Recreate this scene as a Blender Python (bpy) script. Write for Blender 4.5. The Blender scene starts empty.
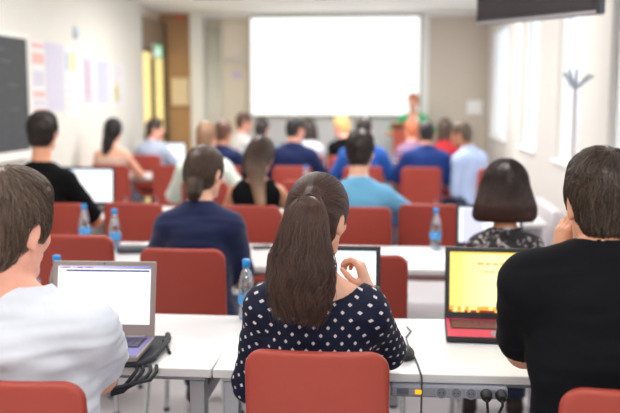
import bpy, bmesh, math, random
import numpy as np
from mathutils import Matrix, Vector

random.seed(7)
SC = bpy.context.scene
COL = SC.collection
PI = math.pi
LAMP_W = 25.0
WORLD_S = 1.8
EXPO = 0.24

# ------------------------------------------------------------------ camera
FPX = 861.0
PITCH = math.atan(109.0 / FPX)
YAW = math.atan(82.0 * math.cos(PITCH) / FPX)
CAMZ = 1.595
_F = np.array([-math.sin(YAW) * math.cos(PITCH), math.cos(YAW) * math.cos(PITCH), -math.sin(PITCH)])
_R = np.array([math.cos(YAW), math.sin(YAW), 0.0])
_U = np.cross(_R, _F)


def at(px, py, Y):
    """point of the room seen at a pixel, Y metres into the room"""
    d = _F + (px - 310.0) / FPX * _R - (py - 206.5) / FPX * _U
    t = Y / d[1]
    return (d[0] * t, Y, CAMZ + d[2] * t)


def yz(px, py, z):
    """distance into the room at which a pixel's ray meets height z"""
    d = _F + (px - 310.0) / FPX * _R - (py - 206.5) / FPX * _U
    return d[1] * (z - CAMZ) / d[2]


def xat(px, Y, py=206):
    return at(px, py, Y)[0]


cam_data = bpy.data.cameras.new('camera')
cam = bpy.data.objects.new('camera', cam_data)
COL.objects.link(cam)
cam.location = (0, 0, CAMZ)
M3 = Matrix(((_R[0], _U[0], -_F[0]), (_R[1], _U[1], -_F[1]), (_R[2], _U[2], -_F[2])))
cam.rotation_euler = M3.to_euler()
cam_data.sensor_width = 36.0
cam_data.lens = 36.0 * FPX / 620.0
cam_data.clip_start = 0.05
cam_data.dof.use_dof = True
cam_data.dof.focus_distance = 2.5
cam_data.dof.aperture_fstop = 1.9
SC.camera = cam
SC.view_settings.view_transform = 'Standard'
SC.view_settings.look = 'None'
SC.view_settings.gamma = 1.0
SC.view_settings.use_curve_mapping = False
SC.view_settings.exposure = 0.0


# ------------------------------------------------------------------ materials
def lin(c):
    return tuple(((v / 255.0) / 12.92 if v / 255.0 <= 0.04045 else ((v / 255.0 + 0.055) / 1.055) ** 2.4) for v in c)


MATS = {}


def mat(name, rgb, rough=0.5, metal=0.0, spec=0.5, var=0.06, scale=30.0, bump=0.0, bscale=200.0, sheen=0.0,
        emit=None, estr=0.0, sss=0.0, stretch=None, coat=0.0):
    if name in MATS:
        return MATS[name]
    m = bpy.data.materials.new(name)
    m.use_nodes = True
    nt = m.node_tree
    b = nt.nodes['Principled BSDF']
    c = lin(rgb)
    tc = nt.nodes.new('ShaderNodeTexCoord')
    src = tc.outputs['Object']
    if stretch:
        mp = nt.nodes.new('ShaderNodeMapping')
        mp.inputs['Scale'].default_value = stretch
        nt.links.new(src, mp.inputs['Vector'])
        src = mp.outputs['Vector']
    if var > 0:
        nz = nt.nodes.new('ShaderNodeTexNoise')
        nz.inputs['Scale'].default_value = scale
        nz.inputs['Detail'].default_value = 4
        nt.links.new(src, nz.inputs['Vector'])
        mx = nt.nodes.new('ShaderNodeMix')
        mx.data_type = 'RGBA'
        mx.inputs[6].default_value = tuple(v * (1 - var) for v in c) + (1,)
        mx.inputs[7].default_value = tuple(min(1, v * (1 + var)) for v in c) + (1,)
        nt.links.new(nz.outputs['Fac'], mx.inputs[0])
        nt.links.new(mx.outputs[2], b.inputs['Base Color'])
    else:
        b.inputs['Base Color'].default_value = c + (1,)
    b.inputs['Roughness'].default_value = rough
    b.inputs['Metallic'].default_value = metal
    b.inputs['Specular IOR Level'].default_value = spec
    if sheen:
        b.inputs['Sheen Weight'].default_value = sheen
        b.inputs['Sheen Roughness'].default_value = 0.5
    if coat:
        b.inputs['Coat Weight'].default_value = coat
    if sss:
        b.inputs['Subsurface Weight'].default_value = sss
        b.inputs['Subsurface Radius'].default_value = (0.02, 0.008, 0.004)
        b.inputs['Subsurface Scale'].default_value = 0.4
    if emit:
        b.inputs['Emission Color'].default_value = lin(emit) + (1,)
        b.inputs['Emission Strength'].default_value = estr
    if bump:
        n2 = nt.nodes.new('ShaderNodeTexNoise')
        n2.inputs['Scale'].default_value = bscale
        n2.inputs['Detail'].default_value = 3
        nt.links.new(src, n2.inputs['Vector'])
        bp = nt.nodes.new('ShaderNodeBump')
        bp.inputs['Strength'].default_value = bump
        bp.inputs['Distance'].default_value = 0.002
        nt.links.new(n2.outputs['Fac'], bp.inputs['Height'])
        nt.links.new(bp.outputs['Normal'], b.inputs['Normal'])
    MATS[name] = m
    return m


def skin_mat(name, rgb):
    if name in MATS:
        return MATS[name]
    return mat(name, rgb, rough=0.5, spec=0.35, var=0.08, scale=60, bump=0.15, bscale=260, sss=0.12)


def hair_mat(name, dark, light, tip=None, tipz=(0, 1)):
    """hair: per-strand tone, optional lighter lengths"""
    if name in MATS:
        return MATS[name]
    m = bpy.data.materials.new(name)
    m.use_nodes = True
    nt = m.node_tree
    b = nt.nodes['Principled BSDF']
    a = nt.nodes.new('ShaderNodeAttribute')
    a.attribute_name = 'tone'
    mx = nt.nodes.new('ShaderNodeMix')
    mx.data_type = 'RGBA'
    mx.inputs[6].default_value = lin(dark) + (1,)
    mx.inputs[7].default_value = lin(light) + (1,)
    nt.links.new(a.outputs['Fac'], mx.inputs[0])
    out = mx.outputs[2]
    if tip:
        a2 = nt.nodes.new('ShaderNodeAttribute')
        a2.attribute_name = 'along'
        m2 = nt.nodes.new('ShaderNodeMix')
        m2.data_type = 'RGBA'
        m2.inputs[7].default_value = lin(tip) + (1,)
        nt.links.new(a2.outputs['Fac'], m2.inputs[0])
        nt.links.new(out, m2.inputs[6])
        out = m2.outputs[2]
    nt.links.new(out, b.inputs['Base Color'])
    b.inputs['Roughness'].default_value = 0.36
    b.inputs['Specular IOR Level'].default_value = 0.5
    MATS[name] = m
    return m


# ------------------------------------------------------------------ object helpers
def tag(o, label=None, cat=None, group=None, kind=None):
    if label:
        o['label'] = label
    if cat:
        o['category'] = cat
    if group:
        o['group'] = group
    if kind:
        o['kind'] = kind
    return o


def empty(name, loc, rz=0.0):
    o = bpy.data.objects.new(name, None)
    COL.objects.link(o)
    o.location = loc
    o.rotation_euler = (0, 0, rz)
    o.empty_display_size = 0.1
    return o


def link_mesh(name, me, parent=None, loc=(0, 0, 0), rot=(0, 0, 0)):
    o = bpy.data.objects.new(name, me)
    COL.objects.link(o)
    o.location = loc
    o.rotation_euler = rot
    if parent is not None:
        o.parent = parent
    return o


def np_mesh(name, V, Fq, mats, smooth=True, mi=None):
    """V (n,3); Fq (m,k) faces all of one size"""
    me = bpy.data.meshes.new(name)
    V = np.asarray(V, dtype=np.float32)
    Fq = np.asarray(Fq, dtype=np.int32)
    me.vertices.add(len(V))
    me.vertices.foreach_set('co', V.ravel())
    k = Fq.shape[1]
    me.loops.add(Fq.size)
    me.loops.foreach_set('vertex_index', Fq.ravel())
    me.polygons.add(len(Fq))
    me.polygons.foreach_set('loop_start', np.arange(0, Fq.size, k, dtype=np.int32))
    if smooth:
        me.polygons.foreach_set('use_smooth', np.ones(len(Fq), dtype=bool))
    for m in (mats if isinstance(mats, (list, tuple)) else [mats]):
        me.materials.append(m)
    if mi is not None:
        me.polygons.foreach_set('material_index', np.asarray(mi, dtype=np.int32))
    me.update(calc_edges=True)
    me.validate()
    return me


def copy_tree(o, parent=None):
    c = o.copy()
    COL.objects.link(c)
    if parent is not None:
        c.parent = parent
    for ch in list(o.children):
        copy_tree(ch, c)
    return c


class MB:
    """collects simple shapes into one mesh"""

    def __init__(s):
        s.v = []
        s.f = []
        s.sm = []

    def add(s, v, f, smooth=False):
        n = len(s.v)
        s.v += [tuple(p) for p in v]
        s.f += [tuple(i + n for i in q) for q in f]
        s.sm += [smooth] * len(f)
        return s

    def box(s, x0, x1, y0, y1, z0, z1, b=0.0):
        if b <= 0:
            v = [(x, y, z) for x in (x0, x1) for y in (y0, y1) for z in (z0, z1)]
            f = [(0, 1, 3, 2), (4, 6, 7, 5), (0, 4, 5, 1), (2, 3, 7, 6), (0, 2, 6, 4), (1, 5, 7, 3)]
            return s.add(v, f)
        # chamfered box: 24 vertices
        X = (x0, x1); Y = (y0, y1); Z = (z0, z1)
        v = []; idx = {}
        for i in (0, 1):
            for j in (0, 1):
                for k in (0, 1):
                    sx = b if i == 0 else -b; sy = b if j == 0 else -b; sz = b if k == 0 else -b
                    idx[(i, j, k, 'x')] = len(v); v.append((X[i], Y[j] + sy, Z[k] + sz))
                    idx[(i, j, k, 'y')] = len(v); v.append((X[i] + sx, Y[j], Z[k] + sz))
                    idx[(i, j, k, 'z')] = len(v); v.append((X[i] + sx, Y[j] + sy, Z[k]))
        f = []
        for i in (0, 1):
            q = [idx[(i, j, k, 'x')] for j, k in ((0, 0), (1, 0), (1, 1), (0, 1))]
            f.append(tuple(q if i == 1 else q[::-1]))
        for j in (0, 1):
            q = [idx[(i, j, k, 'y')] for k, i in ((0, 0), (1, 0), (1, 1), (0, 1))]
            f.append(tuple(q if j == 1 else q[::-1]))
        for k in (0, 1):
            q = [idx[(i, j, k, 'z')] for i, j in ((0, 0), (1, 0), (1, 1), (0, 1))]
            f.append(tuple(q if k == 1 else q[::-1]))
        for i in (0, 1):
            for j in (0, 1):
                q = [idx[(i, j, 0, 'x')], idx[(i, j, 0, 'y')], idx[(i, j, 1, 'y')], idx[(i, j, 1, 'x')]]
                f.append(tuple(q if (i + j) % 2 == 1 else q[::-1]) if False else tuple(q if i == j else q[::-1]))
        for i in (0, 1):
            for k in (0, 1):
                q = [idx[(i, 0, k, 'z')], idx[(i, 0, k, 'x')], idx[(i, 1, k, 'x')], idx[(i, 1, k, 'z')]]
                f.append(tuple(q if i == k else q[::-1]))
        for j in (0, 1):
            for k in (0, 1):
                q = [idx[(0, j, k, 'y')], idx[(0, j, k, 'z')], idx[(1, j, k, 'z')], idx[(1, j, k, 'y')]]
                f.append(tuple(q if j == k else q[::-1]))
        for i in (0, 1):
            for j in (0, 1):
                for k in (0, 1):
                    q = [idx[(i, j, k, 'x')], idx[(i, j, k, 'y')], idx[(i, j, k, 'z')]]
                    f.append(tuple(q if (i + j + k) % 2 == 1 else q[::-1]))
        return s.add(v, f)

    def tube(s, pts, r, n=10, caps=True):
        P = [Vector(p) for p in pts]
        rr = r if isinstance(r, (list, tuple)) else [r] * len(P)
        v = []; f = []
        t0 = (P[1] - P[0]).normalized()
        up = Vector((0, 0, 1)) if abs(t0.z) < 0.9 else Vector((1, 0, 0))
        a = t0.cross(up).normalized()
        for i, p in enumerate(P):
            if i == 0: t = P[1] - P[0]
            elif i == len(P) - 1: t = P[-1] - P[-2]
            else: t = (P[i + 1] - P[i]).normalized() + (P[i] - P[i - 1]).normalized()
            t = t.normalized()
            a = (a - t * a.dot(t)).normalized()
            b = t.cross(a)
            for k in range(n):
                an = 2 * PI * k / n
                v.append(p + (a * math.cos(an) + b * math.sin(an)) * rr[i])
        for i in range(len(P) - 1):
            for k in range(n):
                k2 = (k + 1) % n
                f.append((i * n + k, i * n + k2, (i + 1) * n + k2, (i + 1) * n + k))
        s.add(v, f, True)
        if caps:
            s.add(v[:n], [tuple(range(n))[::-1]])
            s.add(v[-n:], [tuple(range(n))])
        return s

    def lathe(s, prof, n=24, c=(0, 0, 0)):
        v = []; f = []
        for r, z in prof:
            for k in range(n):
                an = 2 * PI * k / n
                v.append((c[0] + r * math.cos(an), c[1] + r * math.sin(an), c[2] + z))
        for i in range(len(prof) - 1):
            for k in range(n):
                k2 = (k + 1) % n
                f.append((i * n + k, i * n + k2, (i + 1) * n + k2, (i + 1) * n + k))
        return s.add(v, f, True)

    def disc(s, c, r, nrm, n=20):
        nv = Vector(nrm).normalized()
        up = Vector((0, 0, 1)) if abs(nv.z) < 0.9 else Vector((1, 0, 0))
        a = nv.cross(up).normalized(); b = nv.cross(a)
        v = [Vector(c) + (a * math.cos(2 * PI * k / n) + b * math.sin(2 * PI * k / n)) * r for k in range(n)]
        return s.add(v, [tuple(range(n))])

    def mesh(s, name, m):
        me = bpy.data.meshes.new(name)
        me.from_pydata(s.v, [], s.f)
        bm = bmesh.new(); bm.from_mesh(me); bmesh.ops.recalc_face_normals(bm, faces=bm.faces); bm.to_mesh(me); bm.free()
        me.materials.append(m)
        me.polygons.foreach_set('use_smooth', s.sm)
        me.update()
        return me

    def build(s, name, m, parent=None, loc=(0, 0, 0), rot=(0, 0, 0)):
        return link_mesh(name, s.mesh(name, m), parent, loc, rot)


# ------------------------------------------------------------------ implicit surfaces
class Field:
    def __init__(s, lo, hi, h):
        s.lo = np.array(lo, dtype=np.float32)
        s.h = h
        s.n = np.maximum(4, np.ceil((np.array(hi) - s.lo) / h).astype(int) + 1)
        s.D = np.full(s.n, 1e3, dtype=np.float32)
        s.ax = [s.lo[i] + np.arange(s.n[i], dtype=np.float32) * h for i in range(3)]

    def _slice(s, lo, hi):
        a = np.clip(np.floor((np.asarray(lo) - s.lo) / s.h).astype(int), 0, s.n - 1)
        b = np.clip(np.ceil((np.asarray(hi) - s.lo) / s.h).astype(int) + 1, 1, s.n)
        if np.any(b <= a):
            return None
        sl = tuple(slice(int(a[i]), int(b[i])) for i in range(3))
        X = s.ax[0][sl[0]][:, None, None]
        Y = s.ax[1][sl[1]][None, :, None]
        Z = s.ax[2][sl[2]][None, None, :]
        return sl, X, Y, Z

    def _apply(s, lo, hi, fn, k, op):
        m = max(k, 0.02) + 2 * s.h
        r = s._slice(np.asarray(lo) - m, np.asarray(hi) + m)
        if r is None:
            return
        sl, X, Y, Z = r
        d = fn(X, Y, Z).astype(np.float32)
        A = s.D[sl]
        if op == 'add':
            if k > 0:
                hh = np.maximum(k - np.abs(A - d), 0) / k
                s.D[sl] = np.minimum(A, d) - hh * hh * k * 0.25
            else:
                s.D[sl] = np.minimum(A, d)
        else:
            d = -d
            if k > 0:
                hh = np.maximum(k - np.abs(A - d), 0) / k
                s.D[sl] = np.maximum(A, d) + hh * hh * k * 0.25
            else:
                s.D[sl] = np.maximum(A, d)

    def cone(s, a, b, ra, rb, k=0.02, op='add', flat=None, cut=None):
        a = np.asarray(a, float); b = np.asarray(b, float)
        ba = b - a
        L2 = max(float(ba @ ba), 1e-9)
        rm = max(ra, rb)

        def fn(X, Y, Z):
            px = X - a[0]; py = Y - a[1]; pz = Z - a[2]
            t = np.clip((px * ba[0] + py * ba[1] + pz * ba[2]) / L2, 0, 1)
            dx = px - t * ba[0]; dy = py - t * ba[1]; dz = pz - t * ba[2]
            if flat is not None:
                n, f = flat
                q = (dx * n[0] + dy * n[1] + dz * n[2]) * (f - 1)
                dx = dx + q * n[0]; dy = dy + q * n[1]; dz = dz + q * n[2]
            d = np.sqrt(dx * dx + dy * dy + dz * dz) - (ra + (rb - ra) * t)
            if cut is not None:
                c, n = cut
                d = np.maximum(d, (X - c[0]) * n[0] + (Y - c[1]) * n[1] + (Z - c[2]) * n[2])
            return d
        s._apply(np.minimum(a, b) - rm, np.maximum(a, b) + rm, fn, k, op)

    def ell(s, c, r, R=None, k=0.02, op='add'):
        c = np.asarray(c, float); r = np.asarray(r, float)
        R = np.eye(3) if R is None else np.asarray(R)
        ext = np.sqrt((R ** 2) @ (r ** 2))

        def fn(X, Y, Z):
            px = X - c[0]; py = Y - c[1]; pz = Z - c[2]
            q = [(R[0, i] * px + R[1, i] * py + R[2, i] * pz) for i in range(3)]
            k0 = np.sqrt(sum((q[i] / r[i]) ** 2 for i in range(3)))
            k1 = np.sqrt(sum((q[i] / r[i] ** 2) ** 2 for i in range(3)))
            return k0 * (k0 - 1) / np.maximum(k1, 1e-6)
        s._apply(c - ext, c + ext, fn, k, op)

    def func(s, lo, hi, fn, k=0.0, op='add'):
        s._apply(lo, hi, fn, k, op)

    def sample(s, P):
        q = (P - s.lo) / s.h
        q = np.clip(q, 0, s.n - 1.001)
        i = q.astype(int); f = q - i
        out = 0
        for a in (0, 1):
            for b in (0, 1):
                for c in (0, 1):
                    w = (f[:, 0] if a else 1 - f[:, 0]) * (f[:, 1] if b else 1 - f[:, 1]) * (f[:, 2] if c else 1 - f[:, 2])
                    out = out + w * np.minimum(s.D[i[:, 0] + a, i[:, 1] + b, i[:, 2] + c], 0.1)
        return out

    def grad(s, P):
        e = s.h
        g = np.stack([s.sample(P + np.eye(3)[i] * e) - s.sample(P - np.eye(3)[i] * e) for i in range(3)], 1)
        return g / np.maximum(np.linalg.norm(g, axis=1, keepdims=True), 1e-6)

    def surf(s):
        D = s.D.copy()
        for ax in range(3):  # close at the border
            sl = [slice(None)] * 3
            sl[ax] = 0; D[tuple(sl)] = np.maximum(D[tuple(sl)], 1e-3)
            sl[ax] = -1; D[tuple(sl)] = np.maximum(D[tuple(sl)], 1e-3)
        ins = D < 0
        nx, ny, nz = D.shape
        cnt = np.zeros((nx - 1, ny - 1, nz - 1), np.int8)
        for a in (0, 1):
            for b in (0, 1):
                for c in (0, 1):
                    cnt += ins[a:nx - 1 + a, b:ny - 1 + b, c:nz - 1 + c]
        cells = np.argwhere((cnt > 0) & (cnt < 8))
        idx = np.full(cnt.shape, -1, np.int32)
        idx[cells[:, 0], cells[:, 1], cells[:, 2]] = np.arange(len(cells))
        acc = np.zeros((len(cells), 3)); num = np.zeros(len(cells))
        offs = [(a, b, c) for a in (0, 1) for b in (0, 1) for c in (0, 1)]
        val = {o: D[cells[:, 0] + o[0], cells[:, 1] + o[1], cells[:, 2] + o[2]] for o in offs}
        for o in offs:
            for ax in range(3):
                if o[ax] == 0:
                    o2 = list(o); o2[ax] = 1; o2 = tuple(o2)
                    v0 = val[o]; v1 = val[o2]
                    m = (v0 < 0) != (v1 < 0)
                    t = np.where(m, v0 / np.where(m, v0 - v1, 1), 0)
                    p = np.zeros((len(cells), 3)); p[:] = o
                    p[:, ax] = t
                    acc[m] += p[m]; num[m] += 1
        V = (cells + acc / num[:, None]) * s.h + s.lo
        quads = []
        for ax in range(3):
            a1, a2 = (ax + 1) % 3, (ax + 2) % 3
            s0 = [slice(None)] * 3; s1 = [slice(None)] * 3
            s0[ax] = slice(0, -1); s1[ax] = slice(1, None)
            i0 = ins[tuple(s0)]; i1 = ins[tuple(s1)]
            e = np.argwhere(i0 != i1)
            e = e[(e[:, a1] > 0) & (e[:, a2] > 0) & (e[:, a1] < D.shape[a1] - 1) & (e[:, a2] < D.shape[a2] - 1)]
            fl = i0[e[:, 0], e[:, 1], e[:, 2]]

            def cell(d1, d2):
                c = e.copy(); c[:, a1] += d1; c[:, a2] += d2
                return idx[c[:, 0], c[:, 1], c[:, 2]]
            q = np.stack([cell(-1, -1), cell(0, -1), cell(0, 0), cell(-1, 0)], 1)
            q[~fl] = q[~fl][:, ::-1]
            quads.append(q)
        Q = np.concatenate(quads)
        Q = Q[(Q >= 0).all(1)]
        return V, Q


def relax(V, Q, it=2, w=0.5):
    n = len(V)
    for _ in range(it):
        S = np.zeros((n, 3)); c = np.zeros(n)
        for a, b in ((0, 1), (1, 2), (2, 3), (3, 0)):
            for i, j in ((a, b), (b, a)):
                for ax in range(3):
                    S[:, ax] += np.bincount(Q[:, i], V[Q[:, j], ax], n)
                c += np.bincount(Q[:, i], minlength=n)
        V = V * (1 - w) + w * S / np.maximum(c, 1)[:, None]
    return V


def vnormals(V, Q):
    fn = np.cross(V[Q[:, 2]] - V[Q[:, 0]], V[Q[:, 3]] - V[Q[:, 1]])
    N = np.zeros_like(V)
    for i in range(4):
        for ax in range(3):
            N[:, ax] += np.bincount(Q[:, i], fn[:, ax], len(V))
    return N / np.maximum(np.linalg.norm(N, axis=1, keepdims=True), 1e-9)


def wav(P, scale, seed, n=5):
    rg = np.random.RandomState(seed)
    out = np.zeros(len(P))
    for i in range(n):
        d = rg.normal(size=3); d /= np.linalg.norm(d)
        fr = scale * (0.7 + 0.9 * rg.rand())
        d2 = rg.normal(size=3)
        out += np.sin((P @ d) * fr + rg.rand() * 6.28 + 1.5 * np.sin(P @ d2 * scale * 0.4 + rg.rand() * 6.28))
    return out / n


def rotm(rx=0, ry=0, rz=0):
    """degrees; X then Y then Z"""
    rx, ry, rz = (math.radians(v) for v in (rx, ry, rz))
    cx, sx, cy, sy, cz, sz = math.cos(rx), math.sin(rx), math.cos(ry), math.sin(ry), math.cos(rz), math.sin(rz)
    X = np.array([[1, 0, 0], [0, cx, -sx], [0, sx, cx]])
    Y = np.array([[cy, 0, sy], [0, 1, 0], [-sy, 0, cy]])
    Z = np.array([[cz, -sz, 0], [sz, cz, 0], [0, 0, 1]])
    return Z @ Y @ X


def nrm(v):
    v = np.asarray(v, float)
    return v / max(np.linalg.norm(v), 1e-9)


# ------------------------------------------------------------------ people
def run(F, prims):
    for p in prims:
        if p[0] == 'c':
            F.cone(*p[1:5], **p[5])
        else:
            F.ell(*p[1:3], **p[3])


def bounds(prims, m=0.05):
    lo = np.full(3, 1e9); hi = np.full(3, -1e9)
    for p in prims:
        if p[0] == 'c':
            r = max(p[3], p[4])
            for q in (p[1], p[2]):
                lo = np.minimum(lo, np.asarray(q) - r); hi = np.maximum(hi, np.asarray(q) + r)
        else:
            r = max(p[2])
            lo = np.minimum(lo, np.asarray(p[1]) - r); hi = np.maximum(hi, np.asarray(p[1]) + r)
    return lo - m, hi + m


def C(a, b, ra, rb, k=0.02, **kw):
    kw['k'] = k
    return ('c', np.asarray(a, float), np.asarray(b, float), ra, rb, kw)


def E(c, r, R=None, k=0.02, op='add'):
    return ('e', np.asarray(c, float), np.asarray(r, float), dict(R=R, k=k, op=op))


def ik(S, W, L1, L2, pole):
    S = np.asarray(S, float); W = np.asarray(W, float)
    d = W - S
    L = np.linalg.norm(d)
    if L > (L1 + L2) * 0.995:
        W = S + d / L * (L1 + L2) * 0.995
        d = W - S; L = np.linalg.norm(d)
    u = d / L
    a = (L1 * L1 - L2 * L2 + L * L) / (2 * L)
    h = math.sqrt(max(L1 * L1 - a * a, 0))
    p = np.asarray(pole, float)
    p = nrm(p - u * (p @ u))
    return S + u * a + p * h, W


def hand_prims(W, d, n, curl, right, s=1.0, fat=1.0, spread=0.0):
    d = nrm(d); n = nrm(np.asarray(n, float) - d * (np.asarray(n) @ d))
    t = np.cross(d, n) if right else np.cross(n, d)
    out = []
    offs = (0.029, 0.0098, -0.0098, -0.028)
    lens = (0.072, 0.080, 0.074, 0.058)
    for i in range(4):
        o = offs[i] * s
        K = W + d * (0.090 - 0.006 * (i == 3) - 0.002 * (i == 0)) * s + t * o
        out.append(C(W + d * 0.006 * s + t * o * 0.55, K, 0.0165 * s, 0.0112 * s * fat, 0.012))
        p = K; ang = 0.0
        cs = curl[i] if isinstance(curl[0], (list, tuple)) else curl
        for j, fr in enumerate((0.45, 0.31, 0.24)):
            ang += math.radians(cs[j])
            dr = d * math.cos(ang) + n * math.sin(ang) + t * spread * (1.5 - i) * 0.1
            q = p + nrm(dr) * lens[i] * fr * s
            r0 = (0.0096, 0.0088, 0.0082)[j] * s * fat
            r1 = (0.0088, 0.0082, 0.0072)[j] * s * fat
            out.append(C(p, q, r0, r1, 0.004))
            p = q
    b = W + (d * 0.022 + t * 0.02 + n * 0.008) * s
    b1 = b + nrm(d * 0.62 + t * 0.62 + n * 0.4) * 0.042 * s
    b2 = b1 + nrm(d * 0.85 + t * 0.25 + n * 0.4) * 0.032 * s
    b3 = b2 + nrm(d * 0.9 - t * 0.05 + n * 0.45) * 0.026 * s
    out += [C(b, b1, 0.017 * s, 0.012 * s * fat, 0.012), C(b1, b2, 0.0112 * s * fat, 0.0102 * s * fat, 0.005),
            C(b2, b3, 0.0102 * s * fat, 0.008 * s * fat, 0.005)]
    return out


def head_prims(f, Rh, hs, sex):
    """f: maps head-local points; centre of the head at the origin, face towards +y"""
    P = lambda x, y, z: f(np.array([x, y, z]))
    j = 1.0 if sex == 'm' else 0.92
    o = [
        E(P(0, -.012, .022), np.array((.0755, .096, .097)) * hs, Rh, .02),
        E(P(0, .022, -.035), np.array((.062 * j, .068, .088)) * hs, Rh, .03),
        C(P(-.047 * j, -.005, -.062), P(-.018, .066, -.098), .02 * hs, .017 * hs, .025),
        C(P(.047 * j, -.005, -.062), P(.018, .066, -.098), .02 * hs, .017 * hs, .025),
        E(P(0, .076, -.097), np.array((.021, .016, .017)) * hs, Rh, .02),
        C(P(-.032, .081, .024), P(.032, .081, .024), .014 * hs, .014 * hs, .02),
        C(P(-.040, .066, -.022), P(-.030, .074, -.028), .018 * hs, .018 * hs, .02),
        C(P(.040, .066, -.022), P(.030, .074, -.028), .018 * hs, .018 * hs, .02),
        E(P(-.031, .104, .004), np.array((.015, .016, .0115)) * hs, Rh, .012, 'sub'),
        E(P(.031, .104, .004), np.array((.015, .016, .0115)) * hs, Rh, .012, 'sub'),
        E(P(-.031, .080, .003), np.array((.0125,) * 3) * hs, Rh, .003),
        E(P(.031, .080, .003), np.array((.0125,) * 3) * hs, Rh, .003),
        C(P(0, .090, .010), P(0, .112, -.030), .0085 * hs, .0125 * hs, .012),
        C(P(-.011, .100, -.034), P(.011, .100, -.034), .008 * hs, .008 * hs, .008),
        C(P(-.018, .088, -.060), P(.018, .088, -.060), .0085 * hs, .0085 * hs, .008),
        C(P(-.015, .087, -.071), P(.015, .087, -.071), .009 * hs, .009 * hs, .008),
        C(P(-.022, .101, -.0655), P(.022, .101, -.0655), .0035 * hs, .0035 * hs, .004, op='sub'),
    ]
    for sx in (-1, 1):
        Re = Rh @ rotm(-8, 0, sx * -22)
        o += [E(P(sx * .079, -.012, -.008), np.array((.0085, .020, .032)) * hs, Re, .008),
              E(P(sx * .0905, -.006, -.004), np.array((.007, .0105, .018)) * hs, Re, .006, 'sub'),
              E(P(sx * .078, -.002, -.036), np.array((.007, .010, .011)) * hs, Re, .006)]
    return o


def hair_field(style, hs, h, curtain=None, cutz=None):
    lo = np.array((-.2, -.30, -.42)); hi = np.array((.2, .16, .18))
    if style in ('short', 'balding', 'crop'):
        lo = np.array((-.13, -.16, -.15)); hi = np.array((.13, .14, .17))
    F = Field(lo, hi, h)
    t = {'short': .0115, 'crop': .009, 'balding': .006}.get(style, .011)
    F.ell((0, -.014, .024), (.0755 + t, .096 + t, .097 + t), k=0)
    if style in ('short', 'crop', 'balding'):
        F.ell((0, -.055, -.045), (.066, .052, .062), k=.02)
        F.ell((0, .015, .085), (.062, .075, .043), k=.03)           # volume on top
    else:
        F.ell((0, -.045, -.03), (.074, .068, .075), k=.03)
    # face opening, ears, nape
    F.ell((0, .135, -.045), (.083, .105, .118), k=.012, op='sub')
    F.ell((0, .085, -.085), (.12, .075, .085), k=.012, op='sub')
    if style in ('short', 'crop', 'balding', 'bun', 'ponytail'):
        for sx in (-1, 1):
            F.ell((sx * .095, -.004, -.022), (.034, .027, .042), k=.008, op='sub')
            F.ell((sx * .085, .03, -.07), (.05, .05, .05), k=.01, op='sub')
    if style in ('short', 'crop', 'balding'):
        F.func((-.13, -.16, -.15), (.13, .14, .17), lambda X, Y, Z: (Z + .088 + .25 * (Y + .09)) + 0 * X, .012, 'sub')
    if curtain:
        for p in curtain:
            F.cone(p[0], p[1], p[2], p[3], k=p[4] if len(p) > 4 else .03, flat=p[5] if len(p) > 5 else None)
    if cutz is not None:
        F.func(lo, hi, lambda X, Y, Z: (Z - cutz) + 0 * X + 0 * Y, .015, 'sub')
    return F


def strands(F, roots, dirf, nseg, step, target, rad, seed, wob=0.0, stop=None):
    """grow strands over the hair volume; returns (n, nseg, 3)"""
    rg = np.random.RandomState(seed)
    n = len(roots)
    P = roots.copy()
    T = target if isinstance(target, np.ndarray) else np.full(n, target)
    out = [P.copy()]
    ph = rg.rand(n) * 6.28
    alive = np.ones(n, bool)
    jit = rg.normal(size=(n, 3)) * 0.14
    for s in range(nseg - 1):
        g = F.grad(P)
        d = dirf(P, g, s) + jit
        d = d - g * (d * g).sum(1, keepdims=True) * 0.9
        d /= np.maximum(np.linalg.norm(d, axis=1, keepdims=True), 1e-6)
        if wob:
            side = np.cross(d, g)
            d = d + side * (wob * np.sin(ph + s * 0.9))[:, None]
        st = step * (np.ones(n) if stop is None else stop(P))
        Pn = P + d * st[:, None]
        dist = F.sample(Pn)
        Pn = Pn - F.grad(Pn) * ((dist - T) * 0.8)[:, None]
        P = Pn
        out.append(P.copy())
    return np.stack(out, 1)


def tubes(S, rad, tone, along=None):
    """S (n, m, 3) -> vertices, quads, tone, along"""
    n, m, _ = S.shape
    t = np.gradient(S, axis=1)
    t /= np.maximum(np.linalg.norm(t, axis=2, keepdims=True), 1e-9)
    a = np.cross(t, np.array((0.31, 0.17, 0.93)))
    a /= np.maximum(np.linalg.norm(a, axis=2, keepdims=True), 1e-9)
    b = np.cross(t, a)
    prof = np.ones(m) * rad
    prof[-1] *= 0.25; prof[-2] *= 0.7
    V = np.empty((n, m, 3, 3))
    for k in range(3):
        an = 2 * PI * k / 3
        V[:, :, k] = S + (a * math.cos(an) + b * math.sin(an)) * prof[None, :, None]
    V = V.reshape(-1, 3)
    base = (np.arange(n)[:, None] * m + np.arange(m - 1)[None, :]) * 3
    qs = []
    for k in range(3):
        k2 = (k + 1) % 3
        qs.append(np.stack([base + k, base + k2, base + 3 + k2, base + 3 + k], -1).reshape(-1, 4))
    Q = np.concatenate(qs)
    tn = np.repeat(tone, m * 3)
    al = np.tile(np.repeat(np.linspace(0, 1, m), 3), n)
    return V, Q, tn, al


def surf_roots(V, Q, N, n, rg, keep=None):
    c = V[Q].mean(1)
    ar = np.linalg.norm(np.cross(V[Q[:, 2]] - V[Q[:, 0]], V[Q[:, 3]] - V[Q[:, 1]]), axis=1)
    if keep is not None:
        ar = ar * keep(c)
    idx = rg.choice(len(Q), n, p=ar / ar.sum())
    w = rg.dirichlet(np.ones(4), n)
    return (V[Q[idx]] * w[:, :, None]).sum(1)


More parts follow.
